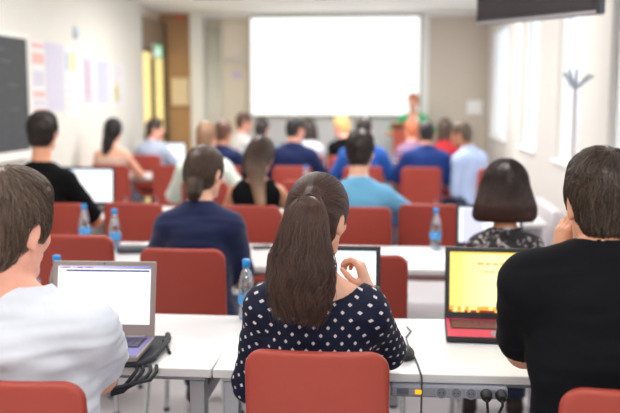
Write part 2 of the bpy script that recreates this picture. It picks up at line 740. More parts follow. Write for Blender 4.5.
def make_hair(style, hs, h, seed, nst=0, curtain=None, tail=None, cutz=None, rad=.0009, along_z=None, whorl=(0.01, -.06, .12)):
    """returns V, Q, tone, along in head-local coordinates"""
    rg = np.random.RandomState(seed)
    F = hair_field(style, hs, h, curtain, cutz)
    V, Q = F.surf()
    V = relax(V, Q, 2)
    N = vnormals(V, Q)
    amp = .0025 if style in ('short', 'crop') else .0018
    # locks: ridges running along the fall of the hair
    ang = np.arctan2(V[:, 0], -(V[:, 1] + .02))
    rid = wav(np.stack([ang * .1, V[:, 2] * .12, V[:, 1] * .15], 1), 260, seed)
    V = V + N * (rid * amp)[:, None]
    tone = np.clip(.35 + .3 * rid, 0, 1)
    lo_z, hi_z = (along_z if along_z else (-.3, .05))
    al = np.clip((hi_z - V[:, 2]) / (hi_z - lo_z), 0, 1)
    parts = [(V, Q, tone, al)]
    if nst:
        wh = np.array(whorl)
        if style in ('short', 'crop', 'balding'):
            roots = surf_roots(V, Q, N, nst, rg, lambda c: (c[:, 2] > -.10) * 1.0)

            def df(P, g, s):
                d = P - wh
                d = d + np.array((0, 0, -.05))
                top = np.clip((P[:, 1:2] + .02) * 8, 0, 1) * (P[:, 2:3] > .06)
                d = nrm_rows(d) + top * np.array((.35, .5, 0))
                return nrm_rows(d)
            L = rg.uniform(.7, 1.3, nst)
            S = strands(F, roots, df, 7, .0055, rg.uniform(-.001, .006, nst), rad, seed, .12)
            parts.append(tubes(S, rad, rg.rand(nst)))
        else:
            if tail:
                Tp = np.array(tail['tie'])
                roots = surf_roots(V, Q, N, nst, rg, lambda c: ((c - Tp)[:, 1] > -.02) * (c[:, 2] > -.085) + 0.0)

                def df(P, g, s):
                    return nrm_rows(Tp + np.array((0, -.02, 0)) - P)
                S = strands(F, roots, df, 16, .0115, rg.uniform(-.0005, .003, nst), rad, seed, .05,
                            stop=lambda P: np.clip(np.linalg.norm(P - Tp, axis=1) / .04, .02, 1))
                parts.append(tubes(S, rad, rg.rand(nst)))
                nt = tail['n']
                m = 22
                ts = np.linspace(0, 1, m)
                cp = np.array(tail['path']); cr = np.array(tail['rad'])
                u = np.linspace(0, 1, len(cp))
                cx = np.stack([np.interp(ts, u, cp[:, i]) for i in range(3)], 1)
                rx = np.interp(ts, u, cr[:, 0]); ry = np.interp(ts, u, cr[:, 1])
                for _ in range(2):
                    cx[1:-1] = (cx[:-2] + 2 * cx[1:-1] + cx[2:]) / 4
                    rx[1:-1] = (rx[:-2] + 2 * rx[1:-1] + rx[2:]) / 4
                a0 = rg.uniform(0, 2 * PI, nt)
                rr = np.sqrt(rg.uniform(.55, 1.06, nt))
                S = np.zeros((nt, m, 3))
                locks = rg.randint(0, 46, nt)
                lk_a = rg.uniform(-.4, .4, 46); lk_p = rg.uniform(0, 6.28, 46)
                for i in range(m):
                    an = a0 + lk_a[locks] * ts[i] * 2 + .20 * np.sin(ts[i] * 10 + lk_p[locks]) * ts[i]
                    fr = rr * (1 + .16 * np.sin(ts[i] * 7 + lk_p[locks] * 2) * ts[i])
                    S[:, i, 0] = cx[i, 0] + np.cos(an) * rx[i] * fr
                    S[:, i, 1] = cx[i, 1] + np.sin(an) * ry[i] * fr
                    S[:, i, 2] = cx[i, 2]
                # uneven ends
                end = rg.uniform(-.045, .03, nt) + .03 * np.sin(lk_p[locks] * 3)
                S[:, :, 2] += (ts ** 2)[None, :] * end[:, None]
                lt = rg.rand(46)[locks] * .6 + rg.rand(nt) * .4
                parts.append(tubes(S, rad, lt))
                # flyaways
                nf = 40
                fr = rg.choice(nt, nf)
                Sf = S[fr] * 1.0
                Sf[:, :, 0] += (ts ** 2)[None, :] * rg.normal(0, .02, nf)[:, None]
                parts.append(tubes(Sf, rad * .6, rg.rand(nf)))
            else:
                roots = surf_roots(V, Q, N, nst, rg, lambda c: (c[:, 2] > -.2) * 1.0)

                def df(P, g, s):
                    side = np.stack([np.sign(P[:, 0]) * np.clip(P[:, 2] - .03, 0, 1) * 9, 0 * P[:, 0], -np.ones(len(P))], 1)
                    return nrm_rows(side)
                S = strands(F, roots, df, 14, .012, rg.uniform(-.001, .003, nst), rad, seed, .06)
                pa = tubes(S, rad, rg.rand(nst))
                al2 = np.clip((hi_z - pa[0][:, 2]) / (hi_z - lo_z), 0, 1)
                parts.append((pa[0], pa[1], pa[2], al2))
    off = 0; VV = []; QQ = []; TT = []; AA = []
    for v, q, t, a in parts:
        VV.append(v); QQ.append(q + off); TT.append(t); AA.append(a); off += len(v)
    return np.concatenate(VV), np.concatenate(QQ), np.concatenate(TT), np.concatenate(AA)


def nrm_rows(d):
    return d / np.maximum(np.linalg.norm(d, axis=1, keepdims=True), 1e-9)


def attr(me, name, arr):
    a = me.attributes.new(name, 'FLOAT', 'POINT')
    a.data.foreach_set('value', np.asarray(arr, dtype=np.float32))


EYE_W = mat('eye white', (225, 222, 216), .25, var=0)
EYE_D = mat('eye iris', (52, 38, 30), .2, var=0)
LIP = mat('lips', (178, 96, 88), .4, var=.05)
TROUSER = {}


def person(label, x, y, rot=0.0, z=0.0, sex='m', sc=1.0, w=1.0, hs=1.0, lean=8, side=0, twist=0, head=(0, -8, 0), hy=0.0, hx=0.0,
           arms=None, skin='skin', hair=('short', 'hair_dark'), shirt=None, trousers=None, shoes=None, h=.010, seed=1,
           shrug=0.0, nl=0.0, standing=False, group=None, hairkw=None, hh=None, pz=.57, legs=True):
    root_loc = (x, y, z)
    arms = arms or {}
    fem = sex == 'f'
    pel = np.array((0, 0, pz))
    Rt = rotm(-lean, side, twist)
    T = lambda q: pel + Rt @ (np.array((q[0] * w, q[1], q[2])) * sc)
    s = sc
    sw = (.142 if fem else .164)
    b = .94 if fem else 1.0

    def torso(i=0.0, kk=.05):
        o = [
            E(pel + np.array((0, .01, .0)), np.array((.168 + i, .122 + i, .115 + i)) * (1.0), None, kk),
            E(T((0, .018, .14)), np.array(((.132 if fem else .148) * w * s + i, .108 * s * b + i, .14 * s + i)), Rt, kk),
            E(T((0, .005, .30)), np.array(((.136 if fem else .154) * w * s + i, .112 * s * b + i, .175 * s + i)), Rt, kk),
            E(T((0, -.01, .395 + shrug * .7)), np.array((.138 * w * s * b + i, .090 * s * b + i, .095 * s + i)), Rt, kk),
            C(T((-sw * .86, -.004, .418 + shrug)), T((sw * .86, -.004, .418 + shrug)), .052 * s * b + i, .052 * s * b + i, kk),
            C(T((0, -.012, .512 + shrug * .5)), T((-sw * .80, -.008, .432 + shrug)), .040 * s * b + i, .040 * s * b + i, kk),
            C(T((0, -.012, .512 + shrug * .5)), T((sw * .80, -.008, .432 + shrug)), .040 * s * b + i, .040 * s * b + i, kk),
        ]
        if fem:
            for sx in (-1, 1):
                o.append(E(T((sx * .065, .092, .315)), np.array((.060 + i, .052 + i, .058 + i)) * 1.0, Rt, .04))
        return o

    nj = T((0, .014, .595 + nl + shrug * .25))
    Rh = rotm(head[1], head[2], head[0])
    hc = nj + np.array((hx, hy, 0)) + Rh @ (np.array((0, .018, .088)) * hs)
    HF = lambda q: hc + Rh @ (np.asarray(q) * hs)
    prims = torso()
    nr = (.048 if fem else .057) * hs
    prims += [C(T((0, -.008, .43)), nj + np.array((hx, hy, 0)) + Rh @ np.array((0, -.01, .02)), nr * 1.08, nr * .96, .03)]
    # arms
    L1, L2 = (.275 * s, .245 * s) if fem else (.295 * s, .262 * s)
    J = {}
    for sd, sx in (('L', -1), ('R', 1)):
        a = dict(w=(sx * .13, .40, .785), pole=(sx * 1.0, -.25, -.9), hd=(-sx * .25, 1, -.05), hn=(0, 0, -1), curl=(18, 28, 18))
        if standing:
            a = dict(w=(sx * .10, .30, pz + .19), pole=(sx * .9, -.5, -.9), hd=(-sx * .5, 1, 0), hn=(-sx * .3, 0, -1), curl=(20, 30, 20))
        a.update(arms.get(sd, {}))
        S = T((sx * sw, -.002, .416 + shrug + a.get('raise_', 0)))
        Ee, Wr = ik(S, a['w'], L1, L2, a['pole'])
        if 'elbow' in a:
            Ee = np.asarray(a['elbow'], float); Wr = np.asarray(a['w'], float)
        J[sd] = (S, Ee, Wr, a)
    ar = (.044, .037, .037, .025) if fem else (.053, .043, .042, .028)
    ar = tuple(v * s * (1 + (w - 1) * .6) for v in ar)

    def arm(sd, i=0.0):
        S, Ee, Wr, a = J[sd]
        return [C(S, Ee, ar[0] + i, ar[1] + i, .035), C(Ee, Ee + (Wr - Ee) * .35, ar[1] * .98 + i, ar[2] * 1.03 + i, .02),
                C(Ee + (Wr - Ee) * .3, Wr, ar[2] * 1.02 + i, ar[3] + i, .02)]
    for sd in ('L', 'R'):
        S, Ee, Wr, a = J[sd]
        prims += arm(sd)
        fat = 1.0 if h < .007 else 1.15
        prims += hand_prims(Wr, a['hd'], a['hn'], a['curl'], sd == 'R', (.92 if fem else 1.0) * (1 if fem else min(s, 1.05)), fat)
    # legs
    Lg = {}
    if standing:
        for sx in (-1, 1):
            hp = pel + np.array((sx * .085, 0, -.02)); kn = np.array((sx * .095, .015, pz * .53)); an = np.array((sx * .10, -.02, .085))
            Lg[sx] = (hp, kn, an)
    else:
        for sx in (-1, 1):
            hp = pel + np.array((sx * .09, .03, -.02)); kn = np.array((sx * .11, .43, .505)); an = np.array((sx * .115, .40, .085))
            Lg[sx] = (hp, kn, an)

    def leg(sx, i=0.0):
        hp, kn, an = Lg[sx]
        return [C(hp, kn, .080 + i, .056 + i, .04), C(kn, kn + (an - kn) * .35, .054 + i, .053 + i, .02),
                C(kn + (an - kn) * .3, an, .053 + i, .037 + i, .02)]
    if legs:
        for sx in (-1, 1):
            prims += leg(sx)
            an = Lg[sx][2]
            prims += [C(an + np.array((0, -.025, -.035)), an + np.array((sx * .012, .115, -.055)), .032, .024, .03)]
    hp_ = head_prims(HF, Rh, hs, sex)
    lo, hi = bounds(prims + hp_)
    F = Field(lo, hi, h)
    run(F, prims)
    run(F, hp_)
    V, Q = F.surf()
    if h > .008:
        V = relax(V, Q, 1, .4)
    # regions of the face
    ce = (V[Q].mean(1) - hc) @ Rh / hs
    mi = np.zeros(len(Q), int)
    for sx in (-1, 1):
        de = np.linalg.norm(ce - np.array((sx * .031, .080, .003)), axis=1)
        mi[(de < .0135) & (ce[:, 1] > .083)] = 1
        di = np.linalg.norm(ce[:, [0, 2]] - np.array((sx * .031, .003)), axis=1)
        mi[(de < .0135) & (di < .0058) & (ce[:, 1] > .083)] = 2
    mi[(np.abs(ce[:, 0]) < .022) & (np.abs(ce[:, 2] + .0655) < .0125) & (ce[:, 1] > .086) & (ce[:, 1] < .108)] = 3
    hm = hair[1]
    br = (np.abs(np.abs(ce[:, 0]) - .031) < .018) & (np.abs(ce[:, 2] - .0265) < .0045) & (ce[:, 1] > .07)
    mi[br] = 4
    sk = SKINS[skin]
    me = np_mesh('person', V, Q, [sk, EYE_W, EYE_D, LIP, MATS[hm]], True, mi)
    body = link_mesh('person', me, None, root_loc, (0, 0, math.radians(rot)))
    tag(body, label, 'person', group)

    # ---------------- hair
    hk = dict(hairkw or {})
    hv, hq, tn, al = make_hair(hair[0], hs, hh or max(h * .7, .005), seed, **hk)
    hv = hc + (hv * hs) @ Rh.T
    hme = np_mesh('hair', hv, hq, [MATS[hm]])
    attr(hme, 'tone', tn); attr(hme, 'along', al)
    link_mesh('hair', hme, body)

    # ---------------- shirt
    if shirt:
        i = shirt.get('fit', .012)
        sl = shirt.get('sleeve', .8)
        hS = shirt.get('h', h)
        tp = torso(i, .055)
        sp = []
        for sd in ('L', 'R'):
            S, Ee, Wr, a = J[sd]
            bag = shirt.get('bag', .012)
            if sl <= 0:
                continue
            if sl <= 1.0:
                n = nrm(Ee - S)
                c = S + (Ee - S) * sl
                sp.append(C(S, Ee + n * .05, ar[0] + i, ar[1] + i + bag, .04, cut=(c, n)))
            else:
                n = nrm(Wr - Ee)
                c = Ee + (Wr - Ee) * min(sl - 1.0, .97)
                sp.append(C(S, Ee, ar[0] + i, ar[1] + i + .004, .04))
                sp.append(C(Ee, Wr + n * .05, ar[1] + i + .004, ar[3] + i + bag * .8, .02, cut=(c, n)))
        lo, hi = bounds(tp + sp, .03)
        FS = Field(lo, hi, hS)
        run(FS, tp)
        run(FS, sp)
        nk = shirt.get('neck', (.066, 0.0))
        if shirt.get('strap'):      # strapless / scooped back: cut everything above a tilted plane
            q0 = T((0, 0, shirt['strap'])); nz = Rt @ np.array((0, 0, 1.0))
            if shirt.get('scoop'):
                for sx in (-1, 1):
                    FS.cone(T((sx * sw * 1.15, 0, .47)), T((sx * sw * 1.5, 0, .30)), .062 * s, .055 * s, .015, 'sub')
            else:
                FS.func(lo, hi, lambda X, Y, Z: -((X - q0[0]) * nz[0] + (Y - q0[1]) * nz[1] + (Z - q0[2]) * nz[2]), .0, 'sub')
        nx = nk[2] if len(nk) > 2 else 0.0
        FS.cone(T((nx, -.004 + nk[1], .495 + shrug * .5 + nk[0] * .15)), T((nx, .05 + nk[1], .80)), nk[0] * s, nk[0] * s * 1.2, .012, 'sub')
        bz = pel[2] - shirt.get('len', .09)
        FS.func(lo, hi, lambda X, Y, Z: (Z - bz) + 0 * X + 0 * Y, 0.0, 'sub')
        V, Q = FS.surf()
        N = vnormals(V, Q)
        q = (V - pel) @ Rt / s
        wr = shirt.get('wr', .004)
        fold = wav(q * np.array((.7, 1, 1.8)), 20, seed + 5) + .6 * wav(q * np.array((.5, 1, 2.6)), 46, seed + 6)
        V = V + N * (fold * wr)[:, None]
        mats_s = [MATS[shirt['mat']]]
        if shirt.get('inner'):      # open front: the top worn underneath shows
            qf = ((V - pel) @ Rt / s)[Q].mean(1)
            inn = (np.abs(qf[:, 0]) < shirt.get('gap', .06)) & (qf[:, 1] > 0)
            link_mesh('top', np_mesh('top', V - N * .004, Q[inn], [MATS[shirt['inner']]]), body)
            Q = Q[~inn]
        sme = np_mesh('shirt', V, Q, mats_s)
        # unrolled coordinates for the print
        uv = sme.uv_layers.new(name='UVMap')
        fc = V[Q].mean(1)
        UV = np.zeros((len(Q), 4, 2))
        qq = (V - pel) @ Rt / s
        UV[:, :, 0] = np.arctan2(qq[Q][:, :, 0] - 0, -(qq[Q][:, :, 1] - .03))* .165
        UV[:, :, 1] = qq[Q][:, :, 2]
        wrap = (UV[:, :, 0].max(1) - UV[:, :, 0].min(1)) > .5
        for sd in ('L', 'R'):
            S, Ee, Wr, a = J[sd]
            ax = nrm(Ee - S)
            tt = (fc - S) @ ax
            dist = np.linalg.norm((fc - S) - tt[:, None] * ax, axis=1)
            m = (tt > .03) & (tt < L1 + .12) & (dist < ar[0] + i + .02)
            m &= ((fc - pel) @ Rt[:, 0] * (1 if sd == 'R' else -1) > sw * s * w * .88)
            e1 = nrm(np.cross(ax, (0, 1, 0.2))); e2 = np.cross(ax, e1)
            r = V[Q][m] - S
            # cut of the angle on the arm's inner front side
            an = np.arctan2(r @ e2, r @ e1)
            UV[m, :, 0] = np.where((an.max(1) - an.min(1) > 3)[:, None], np.where(an < 0, an + 2 * PI, an), an) * .062 + .01
            UV[m, :, 1] = r @ ax
            wrap[m] = False
        if wrap.any():
            u = UV[wrap, :, 0]
            UV[wrap, :, 0] = np.where(u < 0, u + 2 * PI * .165, u)
        uv.data.foreach_set('uv', UV.astype(np.float32).ravel())
        so = link_mesh(shirt.get('name', 'shirt'), sme, body)
        if shirt.get('label'):
            so['label'] = shirt['label']
        if shirt.get('collar'):
            cm = shirt['collar']
            FC = Field(T((0, 0, .53)) - .14, T((0, 0, .53)) + .14, min(h, .006))
            ax = nrm(T((0, .035, .62)) - T((0, -.004, .50)))
            c0 = T((0, -.004 + nk[1], .482 + shrug * .5 + shirt.get('collar_up', 0)))
            ro = nk[0] * s + .007; hgt = shirt.get('collar_h', .036)
            e1 = nrm(np.cross(ax, (1, 0, 0)))

            def cf(X, Y, Z):
                px = X - c0[0]; py = Y - c0[1]; pz_ = Z - c0[2]
                t = px * ax[0] + py * ax[1] + pz_ * ax[2]
                rad = np.sqrt(np.maximum(px * px + py * py + pz_ * pz_ - t * t, 0))
                return np.maximum(np.abs(rad - (ro - t * .12)) - .005, np.abs(t - .016) - hgt * .5)
            FC.func(T((0, 0, .53)) - .13, T((0, 0, .53)) + .13, cf, 0)
            v, qd = FC.surf()
            v = relax(v, qd, 2)
            link_mesh('collar', np_mesh('collar', v, qd, [MATS[cm]]), so)
    # ---------------- trousers and shoes
    if legs:
        tp = [E(pel + np.array((0, .012, -.005)), np.array((.176, .130, .118)), None, .05)]
        for sx in (-1, 1):
            hp, kn, an = Lg[sx]
            n = nrm(an - kn)
            tp += [C(hp, kn, .090, .068, .05), C(kn, an + n * .05, .066, .056, .02, cut=(an - n * .01, n))]
        lo, hi = bounds(tp, .02)
        FT = Field(lo, hi, .012)
        run(FT, tp)
        V, Q = FT.surf()
        N = vnormals(V, Q)
        V = V + N * (wav(V, 26, seed + 9) * .003)[:, None]
        link_mesh('trousers', np_mesh('trousers', V, Q, [MATS[trousers or 'denim']]), body)
        for sx in (-1, 1):
            an = Lg[sx][2]
            FSH = Field(an + np.array((-.07, -.10, -.09)), an + np.array((.07, .20, .04)), .008)
            FSH.cone(an + np.array((0, -.03, -.045)), an + np.array((sx * .014, .13, -.055)), .041, .034, .02)
            FSH.cone(an + np.array((0, -.01, -.03)), an + np.array((0, 0, .0)), .042, .046, .02)
            FSH.func(an - .2, an + .2, lambda X, Y, Z: -(Z - .002) * -1 + 0 * X + 0 * Y if False else (Z - .003) + 0 * X + 0 * Y, 0, 'sub')
            v, q = FSH.surf()
            link_mesh('shoe', np_mesh('shoe', v, q, [MATS[shoes or 'shoe leather']]), body)
    return body, dict(hc=hc, HF=HF, T=T, J=J, Rh=Rh, pel=pel, Rt=Rt)


# ------------------------------------------------------------------ palette
SKINS = {
    'skin': skin_mat('skin light', (226, 172, 146)),
    'skin warm': skin_mat('skin warm', (218, 156, 124)),
    'skin pink': skin_mat('skin pink', (232, 168, 146)),
    'skin tan': skin_mat('skin tan', (196, 136, 104)),
}
hair_mat('hair_dark', (30, 22, 19), (58, 44, 37))
hair_mat('hair_black', (22, 18, 18), (44, 36, 34))
hair_mat('hair_ponytail', (28, 17, 15), (94, 60, 48))
hair_mat('hair_brown', (48, 34, 27), (88, 65, 51))
hair_mat('hair_greying', (62, 47, 38), (122, 99, 82))
hair_mat('hair_crop', (44, 34, 28), (92, 73, 61))
hair_mat('hair_chestnut', (72, 42, 32), (116, 74, 56))
hair_mat('hair_ombre', (48, 33, 27), (82, 59, 47), tip=(156, 120, 92))
hair_mat('hair_bob', (20, 12, 11), (54, 32, 26), tip=(72, 42, 33))
hair_mat('hair_fair', (128, 95, 72), (176, 140, 110))
hair_mat('hair_blond', (196, 158, 92), (232, 200, 132))
hair_mat('hair_ginger', (168, 88, 54), (206, 130, 92))
FAB = dict(rough=.85, spec=.2, var=.05, scale=40, bump=.25, bscale=700, sheen=.15)
mat('white cotton', (204, 208, 218), **FAB)
mat('black cotton', (12, 12, 15), rough=.9, spec=.15, var=.05, scale=40)
mat('black knit', (14, 15, 19), rough=.9, spec=.15, var=.05, scale=40, bump=.25, bscale=700)
mat('navy cotton', (25, 32, 66), **FAB)
mat('navy pique', (23, 35, 78), **FAB)
mat('marine pique', (27, 55, 120), **FAB)
mat('sky blue cotton', (106, 168, 204), **FAB)
mat('pale blue shirting', (176, 196, 232), **FAB)
mat('royal blue', (38, 92, 180), **FAB)
mat('powder blue', (172, 182, 204), **FAB)
mat('mint white', (216, 226, 214), **FAB)
mat('off white', (232, 230, 232), **FAB)
mat('lilac white', (216, 212, 226), **FAB)
mat('blush', (216, 188, 172), **FAB)
mat('teal cotton', (52, 150, 150), **FAB)
mat('red cotton', (172, 42, 48), **FAB)
mat('green knit', (52, 168, 108), **FAB)
mat('mauve cotton', (150, 120, 150), **FAB)
mat('denim', (48, 58, 82), **FAB)
mat('dark trouser', (38, 38, 42), **FAB)
mat('grey trouser', (110, 112, 116), **FAB)
mat('shoe leather', (44, 34, 30), rough=.45, var=.1)


def dotted():
    m = bpy.data.materials.new('navy blouse with white diamonds')
    m.use_nodes = True
    nt = m.node_tree; L = nt.links; b = nt.nodes['Principled BSDF']
    uv = nt.nodes.new('ShaderNodeUVMap'); uv.uv_map = 'UVMap'
    sp = nt.nodes.new('ShaderNodeSeparateXYZ'); L.new(uv.outputs[0], sp.inputs[0])

    def mth(op, a, bb=None):
        n = nt.nodes.new('ShaderNodeMath'); n.operation = op
        for i, v in enumerate((a, bb)):
            if v is None: continue
            if isinstance(v, (int, float)): n.inputs[i].default_value = v
            else: L.new(v, n.inputs[i])
        return n.outputs[0]
    s = 1 / .045
    a = mth('MULTIPLY', mth('ADD', sp.outputs[0], sp.outputs[1]), s)
    c = mth('MULTIPLY', mth('SUBTRACT', sp.outputs[0], sp.outputs[1]), s)
    da = mth('ABSOLUTE', mth('SUBTRACT', mth('FRACT', a), .5))
    dc = mth('ABSOLUTE', mth('SUBTRACT', mth('FRACT', c), .5))
    mk = mth('LESS_THAN', mth('MAXIMUM', da, dc), .135)
    # a thin dark cross splits each diamond into four petals
    thin = mth('GREATER_THAN', mth('MINIMUM', da, dc), .012)
    mk = mth('MULTIPLY', mk, mth('ADD', mth('MULTIPLY', thin, .35), .65))
    mx = nt.nodes.new('ShaderNodeMix'); mx.data_type = 'RGBA'
    mx.inputs[6].default_value = lin((20, 24, 48)) + (1,)
    mx.inputs[7].default_value = lin((222, 214, 218)) + (1,)
    L.new(mk, mx.inputs[0]); L.new(mx.outputs[2], b.inputs['Base Color'])
    b.inputs['Roughness'].default_value = .75
    b.inputs['Specular IOR Level'].default_value = .25
    MATS['dotted'] = m


def paisley():
    m = bpy.data.materials.new('black and cream patterned blouse')
    m.use_nodes = True
    nt = m.node_tree; L = nt.links; b = nt.nodes['Principled BSDF']
    uv = nt.nodes.new('ShaderNodeUVMap'); uv.uv_map = 'UVMap'
    vo = nt.nodes.new('ShaderNodeTexVoronoi'); vo.inputs['Scale'].default_value = 34
    nz = nt.nodes.new('ShaderNodeTexNoise'); nz.inputs['Scale'].default_value = 45
    mp = nt.nodes.new('ShaderNodeMix'); mp.data_type = 'VECTOR'; mp.inputs[0].default_value = .06
    L.new(uv.outputs[0], nz.inputs['Vector'])
    L.new(uv.outputs[0], mp.inputs[4]); L.new(nz.outputs['Color'], mp.inputs[5])
    L.new(mp.outputs[1], vo.inputs['Vector'])
    cr = nt.nodes.new('ShaderNodeValToRGB')
    e = cr.color_ramp.elements
    e[0].position = .0; e[0].color = lin((196, 186, 182)) + (1,)
    e[1].position = .33; e[1].color = lin((150, 140, 140)) + (1,)
    n = e.new(.36); n.color = lin((26, 24, 28)) + (1,)
    n = e.new(.75); n.color = lin((34, 30, 36)) + (1,)
    L.new(vo.outputs['Distance'], cr.inputs[0]); L.new(cr.outputs[0], b.inputs['Base Color'])
    b.inputs['Roughness'].default_value = .8
    MATS['paisley'] = m


dotted(); paisley()

WALL = mat('wall warm white', (216, 214, 206), rough=.7, var=.02, scale=4, bump=.1, bscale=300)
WALLB = mat('wall beige', (220, 211, 196), rough=.7, var=.02, scale=4)
WALLT = mat('wall taupe', (200, 189, 175), rough=.7, var=.02, scale=4)
PIER = mat('pier stone white', (212, 208, 203), rough=.7, var=.02, scale=4)
CEIL = mat('ceiling white', (242, 242, 238), rough=.8, var=.02, scale=3)
FLOOR = mat('grey linoleum', (204, 201, 205), rough=.35, var=.07, scale=8)
WOOD = mat('brown wood panel', (182, 144, 104), rough=.5, var=.14, scale=6, stretch=(6, 6, .7))
WOODD = mat('grey brown transom', (140, 120, 100), rough=.5, var=.1, scale=6, stretch=(6, 6, .7))
WHITEP = mat('white paint', (238, 238, 236), rough=.4, var=.01)
GREYP = mat('pale grey paint', (206, 208, 210), rough=.4, var=.02)
REDCH = mat('red chair vinyl', (158, 62, 50), rough=.42, spec=.4, var=.05, scale=14, bump=.12, bscale=500)
STEEL = mat('grey steel', (168, 170, 176), rough=.35, metal=.6, var=.03)
CHROME = mat('chrome', (205, 206, 210), rough=.18, metal=1.0, var=0)
TABLE = mat('white laminate', (212, 211, 212), rough=.32, spec=.45, var=.012, scale=5)
EDGE = mat('table edge band', (214, 208, 202), rough=.4, var=.02)
DARKP = mat('black plastic', (22, 22, 25), rough=.4, var=.05)
RUBBER = mat('black rubber', (16, 16, 18), rough=.6, var=.05)
SILV = mat('silver taupe plastic', (150, 140, 138), rough=.35, metal=.3, var=.03)
GREYPL = mat('grey plastic', (126, 128, 136), rough=.45, var=.03)
NEO = mat('charcoal neoprene', (44, 46, 52), rough=.8, var=.1, scale=80, bump=.4, bscale=900)
BLUECAP = mat('blue cap plastic', (34, 140, 214), rough=.35, var=.02)
PAPER = mat('white paper', (240, 240, 242), rough=.7, var=.01)
FRAMEW = mat('board frame', (226, 224, 218), rough=.4, var=.02)
BLACKBOARD = mat('chalk board', (62, 64, 68), rough=.75, var=.28, scale=5, stretch=(1, 1.5, 3))


def emis(name, rgb, s):
    m = bpy.data.materials.new(name); m.use_nodes = True
    nt = m.node_tree
    nt.nodes.remove(nt.nodes['Principled BSDF'])
    e = nt.nodes.new('ShaderNodeEmission')
    e.inputs['Color'].default_value = lin(rgb) + (1,); e.inputs['Strength'].default_value = s
    nt.links.new(e.outputs[0], nt.nodes['Material Output'].inputs[0])
    MATS[name] = m
    return m


def clear(name, rgb, tr=.75, rough=.08):
    m = bpy.data.materials.new(name); m.use_nodes = True
    nt = m.node_tree
    nt.nodes.remove(nt.nodes['Principled BSDF'])
    t = nt.nodes.new('ShaderNodeBsdfTransparent'); t.inputs[0].default_value = lin(rgb) + (1,)
    g = nt.nodes.new('ShaderNodeBsdfGlossy'); g.inputs['Roughness'].default_value = rough
    lw = nt.nodes.new('ShaderNodeLayerWeight'); lw.inputs[0].default_value = .35
    mr = nt.nodes.new('ShaderNodeMapRange')
    mr.inputs[3].default_value = 1 - tr; mr.inputs[4].default_value = min(1, 1.25 - tr)
    nt.links.new(lw.outputs['Facing'], mr.inputs[0])
    mx = nt.nodes.new('ShaderNodeMixShader')
    nt.links.new(mr.outputs[0], mx.inputs[0]); nt.links.new(t.outputs[0], mx.inputs[1]); nt.links.new(g.outputs[0], mx.inputs[2])
    nt.links.new(mx.outputs[0], nt.nodes['Material Output'].inputs[0])
    MATS[name] = m
    return m


GLASS = clear('window glass', (250, 252, 255), .94, .02)
PET = clear('clear bottle plastic', (226, 236, 244), .72, .12)
SCREENW = emis('projected picture', (255, 255, 255), 1.25)
LAMPW = emis('lamp diffuser', (255, 250, 242), 4.0)

# ------------------------------------------------------------------ room shell
YF = 12.4
XL, XR, YB, H = at(170, 100, YF)[0], at(487, 100, YF)[0], -2.6, at(300, 13, YF)[2]


def struct(name, mb, m, parent=None, label=None):
    o = mb.build(name, m, parent)
    if parent is None:
        o['kind'] = 'structure'
        if label:
            o['label'] = label
    return o


struct('floor', MB().box(XL - .4, XR + .5, YB - .2, YF + .3, -.1, 0), FLOOR)
struct('ceiling', MB().box(XL - .4, XR + .5, YB - .2, YF + .3, H, H + .1), CEIL)
DY0 = at(143, 80, 10)[1] * XL / at(143, 80, 10)[0]
struct('wall_left', MB().box(XL - .2, XL, YB, DY0, 0, H), WALL)
struct('wall_back', MB().box(XL - .2, XR + .3, YB - .15, YB, 0, H), WALL)
# right wall: low wall, header, piers
def right_y(px):
    d = _F + (px - 310.0) / FPX * _R
    return d[1] * XR / d[0]


WIN = [(right_y(504.5), right_y(487.5)), (right_y(533), right_y(517)), (right_y(575), right_y(552)), (3.6, right_y(604)), (2.0, 3.1), (.5, 1.6), (-1.0, .1), (-2.4, -1.4)]
SILL, HEAD = 1.07, 2.5
THK = .11
mb = MB()
mb.box(XR, XR + THK, YB, YF, 0, SILL).box(XR, XR + THK, YB, YF, HEAD, H)
edges = [YF] + [v for a, b in WIN for v in (b, a)] + [YB]
for i in range(0, len(edges), 2):
    mb.box(XR, XR + THK, edges[i + 1], edges[i], SILL, HEAD)
struct('wall_right', mb, PIER)
for i, (a, b) in enumerate(WIN):
    f = MB()
    x0, x1 = XR + .045, XR + .085
    f.box(x0, x1, a, a + .05, SILL, HEAD).box(x0, x1, b - .05, b, SILL, HEAD)
    f.box(x0, x1, a + .05, b - .05, SILL, SILL + .05).box(x0, x1, a + .05, b - .05, HEAD - .05, HEAD)
    w = struct('window_%d' % (i + 1), f, WHITEP)
    MB().box(x0 + .025, x0 + .033, a + .05, b - .05, SILL + .05, HEAD - .05).build('pane', GLASS, w)
    MB().box(XR - .03, x0, a, b, SILL, SILL + .025, .006).build('sill', WHITEP, w)
# far wall and its niche
XA, XB_, XC_, XS, XT = (at(v, 80, YF)[0] for v in (193, 205, 222, 418.5, 428))
struct('wall_front', MB().box(XC_, XT, YF, YF + .15, 0, H).box(XL - .25, XA, YF + .1, YF + .2, 0, H), WALLB)
struct('wall_front', MB().box(XT, XR + .1, YF - .01, YF + .15, 0, H), WALLT).name = 'wall_front_side'
struct('trim_1', MB().box(XL - .2, XA, YF - .06, YF + .1, 0, H), WOOD, label='brown wood panel beside the glazed door')
struct('trim_2', MB().box(XA, XB_, YF - .16, YF + .15, 0, H), WHITEP)
struct('trim_3', MB().box(XS + .03, XT, YF - .03, YF, 0, H), WHITEP)
# below the picture the wall is plain pale grey
struct('trim_4', MB().box(at(250, 100, YF)[0], XS, YF - .02, YF, 0, 1.30), GREYP, label='pale grey panelling under the projection screen')
struct('trim_5', MB().box(XL, XR, YF - .05, YF, H - .06, H), WHITEP)
struct('baseboard_left', MB().box(XL, XL + .015, YB, DY0, 0, .08), GREYP)
